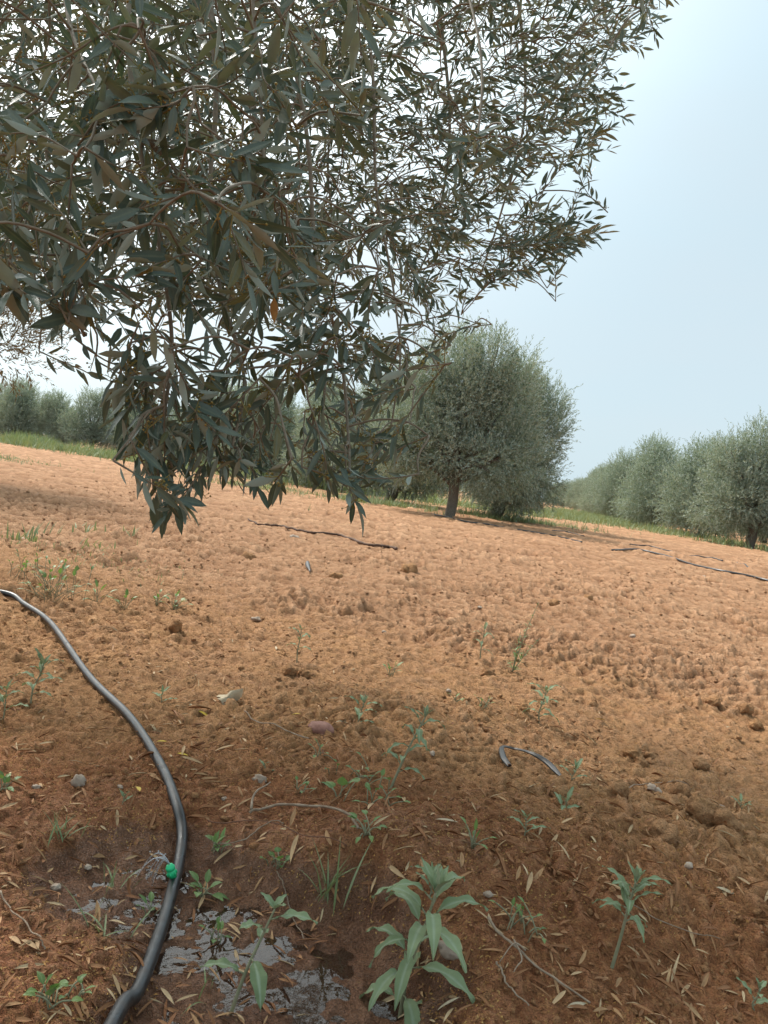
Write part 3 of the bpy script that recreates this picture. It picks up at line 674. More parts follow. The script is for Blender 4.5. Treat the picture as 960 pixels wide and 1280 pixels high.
# tall spindly weed
def spindly(px, py, h, lean, label, seed):
    r = np.random.default_rng(seed); b = G(px, py); t = thing('spindly_weed', label, 'weed', b); a = Acc(); lf = Acc()
    for s in range(3):
        hh = h*(1, .55, .5)[s]; l = lean*(1, .2, 1.5)[s]; st = spline([(0, 0, 0), (l*.4, 0, hh*.5), (l, .01*s, hh)], 26); tube(a, st, np.linspace(.0016, .0007, 26), 5)
        for k in range(34 if s == 0 else 18):
            f = (k+1)/(35 if s == 0 else 19); q = st[int(f*25)]; an = k*2.4; el = .5+.3*r.normal(); d = np.array([math.cos(an)*math.cos(el), math.sin(an)*math.cos(el), math.sin(el)])
            blade(lf, q, d, .024*(1.25-f)*(.7+.5*r.random()), .005, .4, 0, r.random(), 5)
    a.obj('stem', WEEDSTEM, t); lf.obj('leaves', WEED, t)
spindly(640, 842, .20, .045, 'tall spindly dark green weed leaning right on the dry field', 3)
spindly(385, 640, .10, .02, 'small spindly weed on the far soil under the hanging branches', 4)
def tuft(px, py, n, h, w, label, seed=0, spread=.01, bend=.6, mt=None):
    r = np.random.default_rng(seed); b = G(px, py, -.003); a = Acc()
    for k in range(n):
        an = r.random()*2*PI; el = 1.1+.25*r.normal(); d = np.array([math.cos(an)*math.cos(el), math.sin(an)*math.cos(el), math.sin(el)])
        blade(a, [spread*r.normal(), spread*r.normal(), 0], d, h*(.5+.6*r.random()), w, bend*(.5+r.random()), 0, r.random(), 7, .6, .3)
    o = a.obj('grass_tuft', mt or GRASS); o.location = b; tag(o, label, 'grass tuft'); return o
tuft(408, 1135, 14, .095, .0028, 'tall thin grass tuft on the bank above the second puddle', 1, .009, .5)
tuft(75, 1045, 16, .045, .0022, 'fine pale grass tuft on damp soil left of the puddle', 2)
tuft(122, 1165, 9, .06, .002, 'wispy grass tuft left of the puddle by brown leaves', 3)
tuft(146, 1110, 8, .05, .002, 'thin grass blades standing in the puddle left of the dripper', 4)
tuft(112, 668, 14, .10, .008, 'green grass clump at the rim of the left mound', 8, .05)
tuft(125, 688, 18, .07, .007, 'small bright grass clump on tan soil right of the left mound', 9, .05)
tuft(32, 680, 18, .10, .008, 'tallest grass clump on the left mound', 10, .05)
tuft(60, 670, 12, .10, .007, 'thin grass clump beside the tallest one on the left mound', 11, .05)
tuft(158, 675, 8, .09, .006, 'sparse grass clump on open soil behind the hose', 12, .03)
tuft(820, 1225, 9, .035, .003, 'dry straw stubs sticking up at the lower right', 14, .02, .5, DRY)
tuft(700, 1075, 6, .03, .003, 'dry straw stubs beside the small grey green weed', 15, .01, .5, DRY)
tuft(255, 1240, 5, .05, .0018, 'few thin green blades at the bottom of the puddle mud', 16, .008)

# ------------------------------------------------------------------ grass strips under the rows (uncountable)
def grass_strip(name, label, pts, n, hmin, hmax, width, seed, wblade=.012):
    """pts: line of world (x, y); blades scattered around it"""
    r = np.random.default_rng(seed); pts = np.array(pts, float); seg = np.hypot(*np.diff(pts, axis=0).T); cum = np.concatenate([[0], np.cumsum(seg)])/seg.sum()
    t = r.random(n*2); x = np.interp(t, cum, pts[:, 0]); y = np.interp(t, cum, pts[:, 1]); off = r.normal(size=(n*2, 2))*width
    x = x+off[:, 0]; y = y+off[:, 1]; k = fbm(x*.55, y*.55, seed, 3)+.25*fbm(x*3, y*3, seed+5, 2) > -.12; x, y = x[k][:n], y[k][:n]; m = len(x)
    an = r.random(m)*2*PI; el = 1.1+.3*r.normal(size=m); X = np.stack([np.cos(an)*np.cos(el), np.sin(an)*np.cos(el), np.abs(np.sin(el))], -1)
    Y = nrm(np.stack([-np.sin(an), np.cos(an), 0*an], -1)); Z = np.cross(X, Y); TV = np.array([(0, -.5, 0), (0, .5, 0), (.55, .4, -.05), (.55, -.4, -.05), (1, 0, -.22)])
    hh = (hmin+(hmax-hmin)*r.random(m)**1.5)*(.7+.6*ss(-.2, .4, fbm(x*.8, y*.8, seed+9, 2)))
    a = Acc(); inst(a, TV, [(0, 1, 2, 3)], np.stack([x, y, Hm(x, y)], -1), X, Y, Z, hh, np.full(m, wblade)*(.6+.8*r.random(m)), r.random(m), None, [(3, 2, 4)])
    o = a.obj(name, GRASS); o['kind'] = 'stuff'; tag(o, label, 'grass')
g = lambda px, py: tuple(G0(px, py)[:2])
grass_strip('grass_strip', 'green grass growing along the far left tree row', [(-22, 32), (-14, 28.5), (-8, 26), (-3, 24), (1, 24)], 26000, .15, .5, 1.3, 11, .02)
grass_strip('grass_strip', 'thin green grass around the central olive tree', [(-3.2, 15.5), (0, 15.3), (2.2, 16), (4, 18)], 6000, .05, .22, .7, 12, .01)
grass_strip('grass_strip', 'green grass growing along the right tree row', [(15, 17), (10.5, 19.8), (9.6, 24), (9.6, 30), (10.8, 38), (14, 60)], 15000, .08, .35, .9, 13, .018)
grass_strip('grass_strip', 'sparse grass patch on the field at the left edge', [(-8.5, 13), (-6, 12.2)], 1500, .03, .12, .5, 14, .01)
grass_strip('grass_strip', 'green grass growing behind the central tree towards the far rows', [(-4, 26), (4, 24), (6.5, 27), (9, 40)], 9000, .1, .35, 1.2, 15, .018)
grass_strip('grass_strip', 'sparse pale seedlings on the left mound', [(-1.9, 2.6), (-1.0, 3.0)], 500, .01, .04, .25, 16, .003)

# ------------------------------------------------------------------ distant olive trees
def crown_mesh(name, lobes, nsh, leafL, leafW, seed, perleaf=11):
    """lobes: (cx, cy, cz, rx, ry, rz); leafy shoots spread through each lobe, mostly in its outer shell"""
    r = np.random.default_rng(seed); a = Acc(); vol = np.array([l[3]*l[4]*l[5] for l in lobes])**.67; cnt = (nsh*vol/vol.sum()).astype(int)
    for l, c in zip(lobes, cnt):
        u = nrm(r.normal(size=(c, 3))); rad = .30+.70*r.random(c)**.55
        # uneven outline: bulges and dents by direction
        f = 1 + .42*perlin(u[:, 0]*2.1+l[0]*3, u[:, 1]*2.1+u[:, 2]*1.7+seed) + .20*perlin(u[:, 0]*5+l[1], u[:, 2]*5+seed)
        p = np.array(l[:3]) + u*rad[:, None]*f[:, None]*np.array(l[3:6])
        p = p[p[:, 2] > .12]; m = len(p); uu = nrm((p-np.array(l[:3]))/np.array(l[3:6]))
        d = nrm(uu*.75 + np.array([0, 0, .75]) + .55*r.normal(size=(m, 3))); low = p[:, 2] < 1.1
        d[low] = nrm(uu[low]*.9 + np.array([0, 0, -.15]) + .6*r.normal(size=(low.sum(), 3)))
        sl = .14+.20*r.random(m) + .24*r.random(m)*(uu[:, 2] > .25)*(r.random(m) < .35)
        tone = np.clip(.45+1.5*(perlin(p[:, 0]*1.6+seed, p[:, 1]*1.6+p[:, 2]*1.3)) + .15*uu[:, 2], 0, 1)
        s1 = nrm(np.cross(d, r.normal(size=(m, 3)))); s2 = np.cross(d, s1)
        j = np.arange(perleaf); tt = (j+.5)/perleaf
        O = p[:, None, :] + d[:, None, :]*(sl[:, None]*tt[None])[:, :, None]
        an = (j*PI/2 + (j % 2)*PI)[None] + r.random((m, perleaf))*.9 + (r.random(m)*6)[:, None]
        side = np.cos(an)[:, :, None]*s1[:, None, :] + np.sin(an)[:, :, None]*s2[:, None, :]
        X = nrm(d[:, None, :]*(.85+.4*r.random((m, perleaf, 1))) + side*.62); Y = nrm(np.cross(X, d[:, None, :]+.3*r.normal(size=(m, perleaf, 3)))); Z = np.cross(X, Y)
        k = m*perleaf; TV = np.array([(0, 0, 0), (.42, -.5, .03), (1, 0, -.06), (.42, .5, .03)])
        inst(a, TV, [(0, 1, 2, 3)], O.reshape(-1, 3), X.reshape(-1, 3), Y.reshape(-1, 3), Z.reshape(-1, 3), leafL*(.7+.6*r.random(k)), leafW*(.7+.5*r.random(k)),
             np.clip(np.repeat(tone, perleaf)+.25*r.normal(size=k), 0, .92))
    me = a.mesh(name); return me
def trunk_mesh(name, lobes, seed, h0=.55, r0=.13, lean=(.08, 0)):
    r = np.random.default_rng(seed); a = Acc(); top = np.array([lean[0], lean[1], h0])
    s = spline([(-.02, 0, -.1), (0, 0, .05), (lean[0]*.5+.02, .01, h0*.5), top], 14); tube(a, s, r0*np.array([1.55, 1.35, 1.15, 1.05]+[1.]*6+[.95, .95, .95, .9]), 12)
    for l in lobes:
        c = np.array(l[:3])+np.array([0, 0, .35*l[5]]); mid = top*.55+c*.45+np.array([r.normal()*.08, r.normal()*.08, .05]); q = spline([top-[0, 0, .06], mid, c], 12); tube(a, q, np.linspace(r0*.55, .012, 12), 7)
        for _ in range(4):
            e = np.array(l[:3])+nrm(r.normal(size=3))*np.array(l[3:6])*.75; tube(a, spline([q[5], (q[5]+e)/2+[0, 0, .1], e], 8), np.linspace(.02, .005, 8), 5)
    return a.mesh(name)
def make_tree(lobes, nsh, leafL, leafW, seed, **kw):
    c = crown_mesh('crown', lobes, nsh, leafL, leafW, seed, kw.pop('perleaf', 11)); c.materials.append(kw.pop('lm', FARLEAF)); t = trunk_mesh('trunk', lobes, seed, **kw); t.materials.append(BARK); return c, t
def put_tree(ms, x, y, s, rz, label, group=None, sz=None):
    t = thing('olive_tree', label, 'tree', (x, y, H(x, y)), group); t.rotation_euler = (0, 0, rz); t.scale = (s, s, s if sz is None else sz)
    for nm, me in (('crown', ms[0]), ('trunk', ms[1])): o = bpy.data.objects.new(nm, me); COL.objects.link(o); o.parent = t
    return t
# central tree: upright plumes, trunk showing at left, skirt towards the right
T1 = make_tree([(-0.104, 0, 2, 0.645, 0.72, 0.883), (-0.78, 0.1, 1.65, 0.533, 0.63, 0.698), (0.364, -0.1, 2.65, 0.43, 0.54, 0.744), (-0.26, 0.2, 2.75, 0.413, 0.45, 0.632), (-1.092, -0.1, 1.25, 0.43, 0.54, 0.512), (-0.676, 0, 2.35, 0.387, 0.45, 0.558),
                (0.78, 0.1, 1.9, 0.533, 0.63, 0.837), (1.04, -0.1, 1.25, 0.473, 0.54, 0.651), (0.884, 0, 2.45, 0.344, 0.45, 0.605), (-0.156, -0.3, 1.15, 0.602, 0.54, 0.419), (0.52, -0.4, 1, 0.516, 0.54, 0.465), (-0.936, 0, 0.95, 0.43, 0.54, 0.419), (-0.208, 0.6, 1.2, 0.688, 0.45, 0.465), (0.052, -0.1, 2.2, 0.43, 0.54, 0.837)], 9500, .060, .0155, 101, h0=.62, r0=.095, lean=(.0, 0))
T2 = make_tree([(0, 0, 2, 0.688, 0.81, 1.023), (0.624, 0, 1.7, 0.559, 0.72, 0.93), (-0.52, 0.1, 1.5, 0.602, 0.72, 0.93), (0.208, -0.3, 0.95, 0.688, 0.72, 0.651), (0.416, 0.2, 2.7, 0.387, 0.45, 0.605), (0.884, 0, 2.2, 0.387, 0.45, 0.744), (0.104, -0.2, 0.75, 0.774, 0.81, 0.558), (0.728, 0, 0.85, 0.473, 0.63, 0.558), (0, 0.1, 2.75, 0.344, 0.45, 0.465)], 8500, .060, .0155, 102, h0=.4)
VAR = [make_tree([(0, 0, 1.7, 1.1, 1.1, 1.2), (.8, .1, 1.4, .9, .9, 1.), (-.8, -.1, 1.4, .9, .9, 1.), (.2, .2, 2.5, .75, .7, .8), (-.4, -.1, 2.4, .65, .7, .8), (0, -.5, 1.0, 1., .8, .7), (-.8, 0, .75, .8, .9, .6), (.8, .1, .8, .8, .9, .6)], 6400, .075, .021, 110, h0=.35),
       make_tree([(.1, 0, 1.8, 1.0, 1.0, 1.3), (1., -.2, 1.3, .8, .9, 1.), (-.7, .2, 1.6, .95, .9, 1.1), (.6, .1, 2.5, .6, .6, .75), (-.3, .3, 2.7, .6, .6, .7), (.4, -.5, .9, .9, .8, .65), (-1., -.3, 1., .7, .7, .6), (-.5, .4, .75, .9, .9, .6), (1.0, .2, .8, .7, .9, .6)], 6400, .075, .021, 111, h0=.35),
       make_tree([(0, 0, 1.6, 1.2, 1.1, 1.1), (.7, .3, 1.9, .8, .8, 1.), (-.9, 0, 1.3, .8, .9, .9), (0, .2, 2.5, .8, .7, .7), (0, -.5, .9, 1.1, .8, .6), (-.9, .3, .75, .8, .8, .55), (.8, 0, .8, .9, .9, .65)], 6200, .078, .023, 112, h0=.35)]
TR = make_tree([(0, 0, 1.95, .95, .95, 1.0), (.8, 0, 1.6, .85, .85, .95), (-.75, .1, 1.75, .8, .85, .95), (-.15, 0, 2.75, .55, .6, .65), (.5, .1, 2.7, .6, .6, .65), (-.95, -.1, 2.35, .45, .5, .55), (-.5, -.4, 1.15, .85, .7, .6), (.5, -.4, 1.1, .85, .7, .6), (-.9, .2, .85, .7, .8, .55), (.95, .1, .9, .8, .8, .6), (0, .5, .9, .9, .6, .6)], 8500, .066, .018, 120, h0=.55, r0=.13, lean=(.03, 0))
p = G0(562, 646); put_tree(T1, p[0], p[1], 1.0, .0, 'tallest central olive tree with its grey trunk bare at the base', 'olive trees of the grove')
p = G0(640, 652); put_tree(T2, 2.35, 16.4, 1.0, .1, 'rounded olive tree with low skirt just right behind the central one')
put_tree(VAR[0], .1, 18.8, 1.0, .6, 'darker olive tree directly left behind the central tree')
put_tree(VAR[1], -1.9, 22.5, .95, 1.9, 'olive tree seen through the lowest hanging branches')
put_tree(VAR[2], -4.1, 25.5, 1.0, 2.8, 'olive tree behind the hanging foliage, right end of the left row')
for i, (x, y, rz, lb) in enumerate(((1.5, 30, .3, 'far olive tree seen low between the central tree and the hanging branches'), (4.2, 33, 2., 'far olive tree hidden low behind the central trees'), (-1.0, 33, 4., 'far olive tree behind the lowest hanging leaves'), (7.2, 44, 5., 'far olive tree in the gap right of the central trees'), (-6.2, 29, 1., 'olive tree behind the middle of the hanging foliage'))):
    put_tree(VAR[i % 3], x, y, 1.0, rz, lb)
for i, (x, y) in enumerate(((17.0, 27), (16.2, 33), (17.2, 40), (19.0, 49), (21.5, 60))):
    put_tree(VAR[(i+1) % 3], x, y, 1.0, i*1.7, 'olive tree in the row behind the right row', 'olive trees behind the right row')
# right row
RROW = [(9.95, 21, TR, 1.0, 0., 'nearest olive tree of the right row with dark trunk at the frame edge'),
        (13.2, 20, VAR[1], 1.05, 3.2, 'olive tree at the right end, partly outside the frame'),
        (10.7, 26.2, VAR[0], 1.0, .3, 'second olive tree in the right row, behind the one with a visible trunk'),
        (10.75, 31, VAR[1], 1.06, 1.1, 'third olive tree in the right row, with a high pointed top'),
        (11.7, 35, VAR[2], 1.02, 4.1, 'fourth olive tree in the right row'),
        (12.4, 40, VAR[0], 1.08, 2.3, 'fifth olive tree in the right row'), (13.4, 46, VAR[1], 1.05, 5.1, 'sixth olive tree in the right row'),
        (14.7, 52, VAR[2], 1.05, .8, 'seventh olive tree in the right row'), (16.2, 59, VAR[0], 1.1, 3.6, 'eighth olive tree in the right row'),
        (18.0, 67, VAR[1], 1.1, 1.6, 'ninth olive tree in the right row'), (20.2, 77, VAR[2], 1.1, 2.6, 'tenth olive tree in the right row'),
        (22.0, 90, VAR[0], 1.1, 4.6, 'eleventh olive tree in the right row'), (24.2, 106, VAR[1], 1.1, 5.6, 'twelfth, farthest but one olive tree in the right row'), (27.0, 125, VAR[2], 1.15, 5.6, 'farthest olive tree at the end of the right row')]
for x, y, ms, s, rz, lb in RROW: put_tree(ms, x, y, s, rz, lb, 'olive trees in the right row')
LROW = ['leftmost far olive tree of the left row at the frame edge', 'second far olive tree from the left edge, under the near branches', 'third far olive tree from the left edge', 'fourth far olive tree from the left edge',
        'fifth far olive tree from the left, behind a hanging branch', 'sixth far olive tree from the left, behind dense foliage', 'seventh far olive tree from the left, behind the longest hanging branch', 'eighth far olive tree from the left, seen between hanging branches', 'ninth far olive tree from the left, low behind the hanging branches']
for i, lb in enumerate(LROW):
    put_tree(VAR[(i*2+1) % 3], -20.5+2.15*i, 39-.8*i, .85+.06*math.sin(i*2.1), i*1.3, lb, 'olive trees in the far left row')
# neighbour at the left edge: only the fringe of its crown reaches in
NB = make_tree([(0, 0, 2.1, 1.25, 1.25, 1.05), (.85, 0, 1.5, .75, .9, .62), (.5, .3, 2.6, .9, .9, .7)], 3800, .055, .013, 130, h0=.9, lm=WARMLEAF)
put_tree(NB, -4.78, 7.0, 1.0, 0, 'warm brownish olive tree whose crown fringe enters at the left edge')

# ------------------------------------------------------------------ the near olive tree
TB = np.array([-1.75, .75]); root = thing('olive_tree', 'near olive tree whose leafy branches hang down over the left half of the picture', 'tree', (TB[0], TB[1], H(*TB)))
RB = np.array([TB[0], TB[1], H(*TB)])
def child(acc, name, mt, parent=None, off=RB):
    o = acc.obj(name, mt, parent or root, origin=off); o.location = (0, 0, 0) if parent is None or parent is root else (0, 0, 0); return o
a = Acc(); tr = spline([(TB[0]-.05, TB[1], -.12), (TB[0], TB[1], .05), (TB[0]+.08, TB[1]+.03, .5), (TB[0]+.03, TB[1]+.1, .95)], 22)
rad = np.concatenate([[.24, .2, .17, .155], np.full(18, .14)]); tube(a, tr, rad*(1+.07*np.sin(np.arange(22)*1.3)), 16)
V0 = a.V[0]; an = np.arctan2(V0[:, 1]-TB[1], V0[:, 0]-TB[0]); V0[:, :2] += (.012*np.sin(an*5+V0[:, 2]*3))[:, None]*np.stack([np.cos(an), np.sin(an)], -1)
child(a, 'trunk', BARK)
top = tr[-1]
LIMB = [spline([top-[0, 0, .05], (-1.3, .95, 1.55), (-.75, 1.2, 1.98), (-.1, 1.5, 2.25), (.55, 2.1, 2.45), (1.1, 2.6, 2.5)], 50),
        spline([top-[0, 0, .05], (-1.5, .6, 1.5), (-.95, .4, 1.95), (-.2, .45, 2.2), (.5, .7, 2.3)], 40),
        spline([top-[0, 0, .05], (-1.75, 1.25, 1.5), (-1.3, 1.9, 2.1), (-.6, 2.4, 2.5)], 30)]
def from_limb(p):
    best = min(((np.linalg.norm(q-p)+.6*abs(i/len(Lb)-.6), q) for Lb in LIMB for i, q in enumerate(Lb) if i > 6), key=lambda t: t[0]); return best[1]
STEMS = []   # hanging branches
def stem(pix, r0=.006, r1=.0018):
    pts = [P(*q) for q in pix]; s0 = from_limb(pts[0]); mid = (s0+pts[0])/2+np.array([0, 0, .08]); STEMS.append([spline([s0, mid]+pts, 60), r0, r1, []])
stem([(245, -160, 1.3), (262, 0, 1.25), (270, 120, 1.2), (262, 250, 1.18), (275, 360, 1.12), (305, 470, 1.05), (290, 560, 1.0)], .0065)
stem([(60, -160, 1.15), (85, 20, .98), (120, 110, .88), (131, 150, .85)], .004, .0015)
stem([(340, -150, 1.4), (362, 40, 1.35), (385, 180, 1.32), (395, 320, 1.3), (425, 440, 1.22), (435, 540, 1.15), (437, 590, 1.1)], .0055)
stem([(520, -180, 2.3), (550, 20, 2.2), (562, 170, 2.15), (540, 300, 2.1), (505, 370, 2.05)], .008, .002)
stem([(620, -150, 2.5), (650, 20, 2.4), (655, 150, 2.35), (625, 270, 2.3), (600, 345, 2.3)], .008, .002)
stem([(-120, 150, 1.15), (-30, 230, 1.05), (40, 300, .98), (85, 365, .95), (105, 420, .95)], .004)
stem([(440, -120, 1.7), (465, 80, 1.65), (470, 230, 1.6), (490, 350, 1.55), (500, 430, 1.5)], .006)
stem([(170, -140, 1.15), (160, 30, 1.05), (175, 180, 1.0), (200, 310, 1.0), (215, 430, 1.0), (205, 530, 1.0), (215, 585, 1.0)], .005)
stem([(700, -160, 2.6), (745, -30, 2.5), (760, 40, 2.5)], .008, .003)
stem([(20, -150, 1.9), (30, 60, 1.8), (60, 200, 1.7), (80, 330, 1.7)], .008)
stem([(330, -150, 2.1), (310, 80, 2.0), (330, 220, 1.9), (320, 360, 1.9)], .008)
stem([(560, -140, 1.6), (600, 60, 1.35), (596, 190, 1.25)], .004)
stem([(120, -150, 2.1), (130, 60, 2.0), (150, 220, 1.9), (140, 340, 1.9)], .007)
stem([(210, -150, 1.7), (215, 60, 1.6), (235, 220, 1.55), (225, 350, 1.5)], .006)
stem([(420, -150, 2.2), (425, 60, 2.1), (410, 200, 2.0), (420, 300, 2.0)], .007)
stem([(300, -150, .98), (322, 80, .92), (330, 200, .88), (332, 240, .86)], .003, .0014)
NODE = [(np.array(s[0][12:]), i) for i, s in enumerate(STEMS)]
allN = np.concatenate([n for n, _ in NODE]); allI = np.concatenate([np.full(len(n), i) for n, i in NODE])
def inpoly(px, py, poly):
    c = False; j = len(poly)-1
    for i in range(len(poly)):
        xi, yi = poly[i]; xj, yj = poly[j]
        if (yi > py) != (yj > py) and px < (xj-xi)*(py-yi)/(yj-yi)+xi: c = not c
        j = i
    return c
right, upw = Rc, np.array([0, 0, 1.])
def shoots_in(poly, n, d0, d1, dirf, l0, l1, seed, leafL, hole=None):
    global allN, allI
    r = np.random.default_rng(seed); xs = [p[0] for p in poly]; ys = [p[1] for p in poly]; out = 0
    while out < n:
        px = r.uniform(min(xs), max(xs)); py = r.uniform(min(ys), max(ys))
        if not inpoly(px, py, poly) or (hole and any(inpoly(px, py, h) for h in hole) and r.random() < .93): continue
        tip = P(px, py, r.uniform(d0, d1)); d = nrm(dirf(px, py, r)); d[2] = -abs(d[2]) if py > 350 else d[2]; ln = r.uniform(l0, l1)*(.75 if d0 < 1.2 else 1)
        base = tip - d*ln; dist = np.linalg.norm(allN-base, axis=1) + 2.*np.clip(base[2]-allN[:, 2], 0, 9); k = int(np.argmin(dist))
        STEMS[allI[k]][3].append((allN[k], base, tip, d, leafL, r.integers(1 << 30))); out += 1
        if dist[k] > .05: allN = np.vstack([allN, base]); allI = np.append(allI, allI[k])
dR = lambda px, py, r: right*.85 + upw*(.28 if px > 640 else .0) + .45*r.normal(size=3) - upw*.25*(py > 300)
dL = lambda px, py, r: -upw*.5 + right*(.75*r.normal()) + .5*r.normal(size=3)
dD = lambda px, py, r: -upw*.35 + right*(.9*r.normal()) + .5*r.normal(size=3)
polyR = [(430, -120), (870, -120), (862, 8), (795, 68), (770, 100), (765, 150), (765, 190), (715, 240), (768, 292), (700, 325), (640, 372), (560, 395), (490, 402), (430, 330)]
shoots_in(polyR, 400, 1.75, 2.6, dR, .14, .26, 1, .048)
shoots_in([(690, 270), (770, 292), (700, 325)], 8, 1.9, 2.1, lambda px, py, r: right+.12*upw+.1*r.normal(size=3), .18, .26, 2, .048)
shoots_in([(760, 60), (868, -5), (800, 75), (780, 190), (740, 190)], 16, 2.1, 2.5, lambda px, py, r: right+.25*upw+.2*r.normal(size=3), .16, .26, 22, .048)
holeA = [[(380, 180), (500, 170), (500, 240), (400, 260)], [(90, 425), (240, 400), (240, 470), (120, 480)], [(120, 320), (175, 320), (175, 365), (120, 365)], [(400, 390), (480, 390), (480, 480), (390, 480)]]
polyL1 = [(-80, -120), (440, -120), (470, 60), (440, 200), (420, 330), (400, 420), (330, 470), (150, 445), (110, 480), (20, 420), (-80, 400)]
shoots_in(polyL1, 135, .82, 1.35, dL, .10, .20, 3, .058, holeA)
polyL2 = [(-80, -120), (470, -120), (480, 200), (430, 330), (380, 400), (240, 395), (60, 370), (-80, 380)]
shoots_in(polyL2, 560, 1.4, 2.4, dD, .12, .26, 4, .052, holeA)
shoots_in([(150, 440), (240, 440), (330, 470), (400, 500), (380, 540), (330, 540), (300, 560), (230, 560), (190, 540)], 26, .92, 1.15, dL, .10, .18, 5, .055)
shoots_in([(165, 560), (240, 570), (238, 630), (205, 645), (175, 610)], 16, .95, 1.1, lambda px, py, r: -upw*.9+.35*r.normal(size=3), .10, .16, 6, .052)
shoots_in([(290, 560), (345, 560), (345, 612), (320, 615)], 4, .95, 1.1, dD, .08, .13, 41, .048)
shoots_in([(110, 450), (160, 450), (170, 530), (125, 535)], 5, .92, 1.0, lambda px, py, r: -upw*.7-right*.3+.3*r.normal(size=3), .08, .12, 7, .050)
shoots_in([(395, 480), (490, 440), (500, 540), (460, 600), (400, 590)], 30, 1.05, 1.6, dL, .10, .18, 8, .050)
shoots_in([(240, 540), (420, 540), (430, 605), (340, 622), (250, 612)], 13, 1.0, 1.3, lambda px, py, r: -upw*.8+.4*r.normal(size=3), .08, .15, 42, .046)
shoots_in([(415, 575), (460, 575), (452, 642), (425, 645)], 7, 1.05, 1.15, dL, .08, .12, 9, .045)
shoots_in([(440, 400), (560, 400), (545, 470), (470, 470)], 12, 1.5, 2.0, dD, .12, .2, 10, .048)
shoots_in([(260, 300), (420, 300), (420, 470), (290, 470)], 40, 1.0, 1.6, dL, .12, .2, 11, .052)
shoots_in([(90, 110), (180, 110), (190, 230), (100, 230)], 7, .76, .86, dD, .07, .11, 31, .062)
shoots_in([(310, 200), (360, 200), (370, 280), (310, 280)], 4, .82, .9, dD, .06, .10, 32, .060)
shoots_in([(570, 160), (640, 160), (640, 240), (570, 240)], 4, 1.2, 1.3, dD, .05, .08, 33, .058)
shoots_in([(0, 60), (330, 60), (330, 400), (0, 400)], 34, .80, 1.0, dL, .10, .16, 34, .062, holeA)
# crown above the frame (casts the shade on the soil)
LSUB = [[], [], []]
def overhead():
    r = np.random.default_rng(15)
    for _ in range(110):
        b = np.array([r.uniform(-1.9, 1.5), r.uniform(-.9, 2.9), r.uniform(1.75, 2.7)])
        if b[1] > .5 and (b[2]-.5)/b[1] < .80: continue
        if b[0] + .6*b[1] > 1.1: continue
        d = nrm(r.normal(size=3)+[0, 0, -.2]); tip = b + d*.25
        k, best = min(((k, q) for k, Lb in enumerate(LIMB) for q in Lb[8:]), key=lambda t: np.linalg.norm(t[1]-b)); LSUB[k].append((best, b, tip, d, .055, int(r.integers(1 << 30))))
overhead()
def sub_branch(ac_tw, ac_lf, ac_fr, node, base, tip, d, leafL, seed):
    r = np.random.default_rng(seed); g = np.linalg.norm(base-node); sag = np.array([0, 0, .12*g])
    pts = [node, node*.62+base*.38+sag+r.normal(size=3)*.03*g, base*.72+node*.28+sag*.8+r.normal(size=3)*.03*g, base]
    cv = spline(pts, 10) if g > .02 else np.array([node, base])
    if g > .02: tube(ac_tw, cv, np.linspace(.0026 if g > .2 else .0018, .0013, len(cv)), 5, caps=False)
    ln = np.linalg.norm(tip-base); bow = nrm(r.normal(size=3))*ln*.10
    sh = spline([base, base*.5+tip*.5+bow, tip], 12); tube(ac_tw, sh, np.linspace(.0014, .0006, 12), 5)
    n = max(4, int(ln/(.0155 if leafL < .054 else .018))); t = (np.arange(n)+.6)/n*.98
    O = np.stack([np.interp(t*11, np.arange(12), sh[:, c]) for c in range(3)], -1)
    Td = nrm(np.gradient(sh, axis=0)); D = nrm(np.stack([np.interp(t*11, np.arange(12), Td[:, c]) for c in range(3)], -1))
    ref = nrm(np.cross(D, r.normal(size=3))); B = np.cross(D, ref)
    os_, xs = [], []
    for sgn in (0, PI):
        an = np.arange(n)*PI/2+sgn+.25*r.normal(size=n); side = np.cos(an)[:, None]*ref+np.sin(an)[:, None]*B
        op = (.55+.45*r.random(n))[:, None]; X = nrm(D*(1.15-.3*op)+side*op*1.0 + np.array([0, 0, -.12])); keep = r.random(n) < .9; os_.append(O[keep]); xs.append(X[keep])
    os_.append(tip[None]); xs.append(nrm(D[-1:])); O2 = np.concatenate(os_); X = np.concatenate(xs); m = len(O2)
    # blades turn their upper face to the sky
    upv = np.array([-.15, -.45, .55])+.75*r.normal(size=(m, 3)); Y = nrm(np.cross(upv, X)); Z = np.cross(X, Y); Ln = leafL*(.52+.50*r.random(m))
    Ln = Ln*(.55+.45*np.sin(PI*np.clip(np.concatenate([np.tile(t, 2)[:m-1] if m-1 <= 2*n else np.ones(m-1), [.6]]), .15, .9)))
    O2 = O2 + X*.003
    inst(ac_lf, *[(LTs[int(r.integers(3))])[i] for i in (0, 1)], O2, X, Y, Z, Ln, Ln*(.20+.07*r.random(m)), np.clip(r.random(m)*.8+.15*r.normal()+.1, 0, 1), LR5)
    # fruit stalks
    if r.random() < .88:
        for q in range(int(r.integers(2, 5))):
            k = int(r.integers(n)); o = O[k]; dd = nrm(r.normal(size=3)+D[k]*.5+[0, 0, -.1]); e = o+dd*(.012+.02*r.random()); v = r.random()
            tube(ac_fr, [o, (o+e)/2+[0, 0, -.001], e], [.0008, .0007, .0005], 3, v, False)
            for _ in range(int(r.integers(2, 6))):
                f = .35+.65*r.random(); b = o*(1-f)+e*f; s = nrm(r.normal(size=3)); tube(ac_fr, [b, b+s*.006], .00035, 3, v, False); ac_fr.add(OCT*((.0013+.0009*r.random()))+b+s*.0065, None, OCTT, var=v)
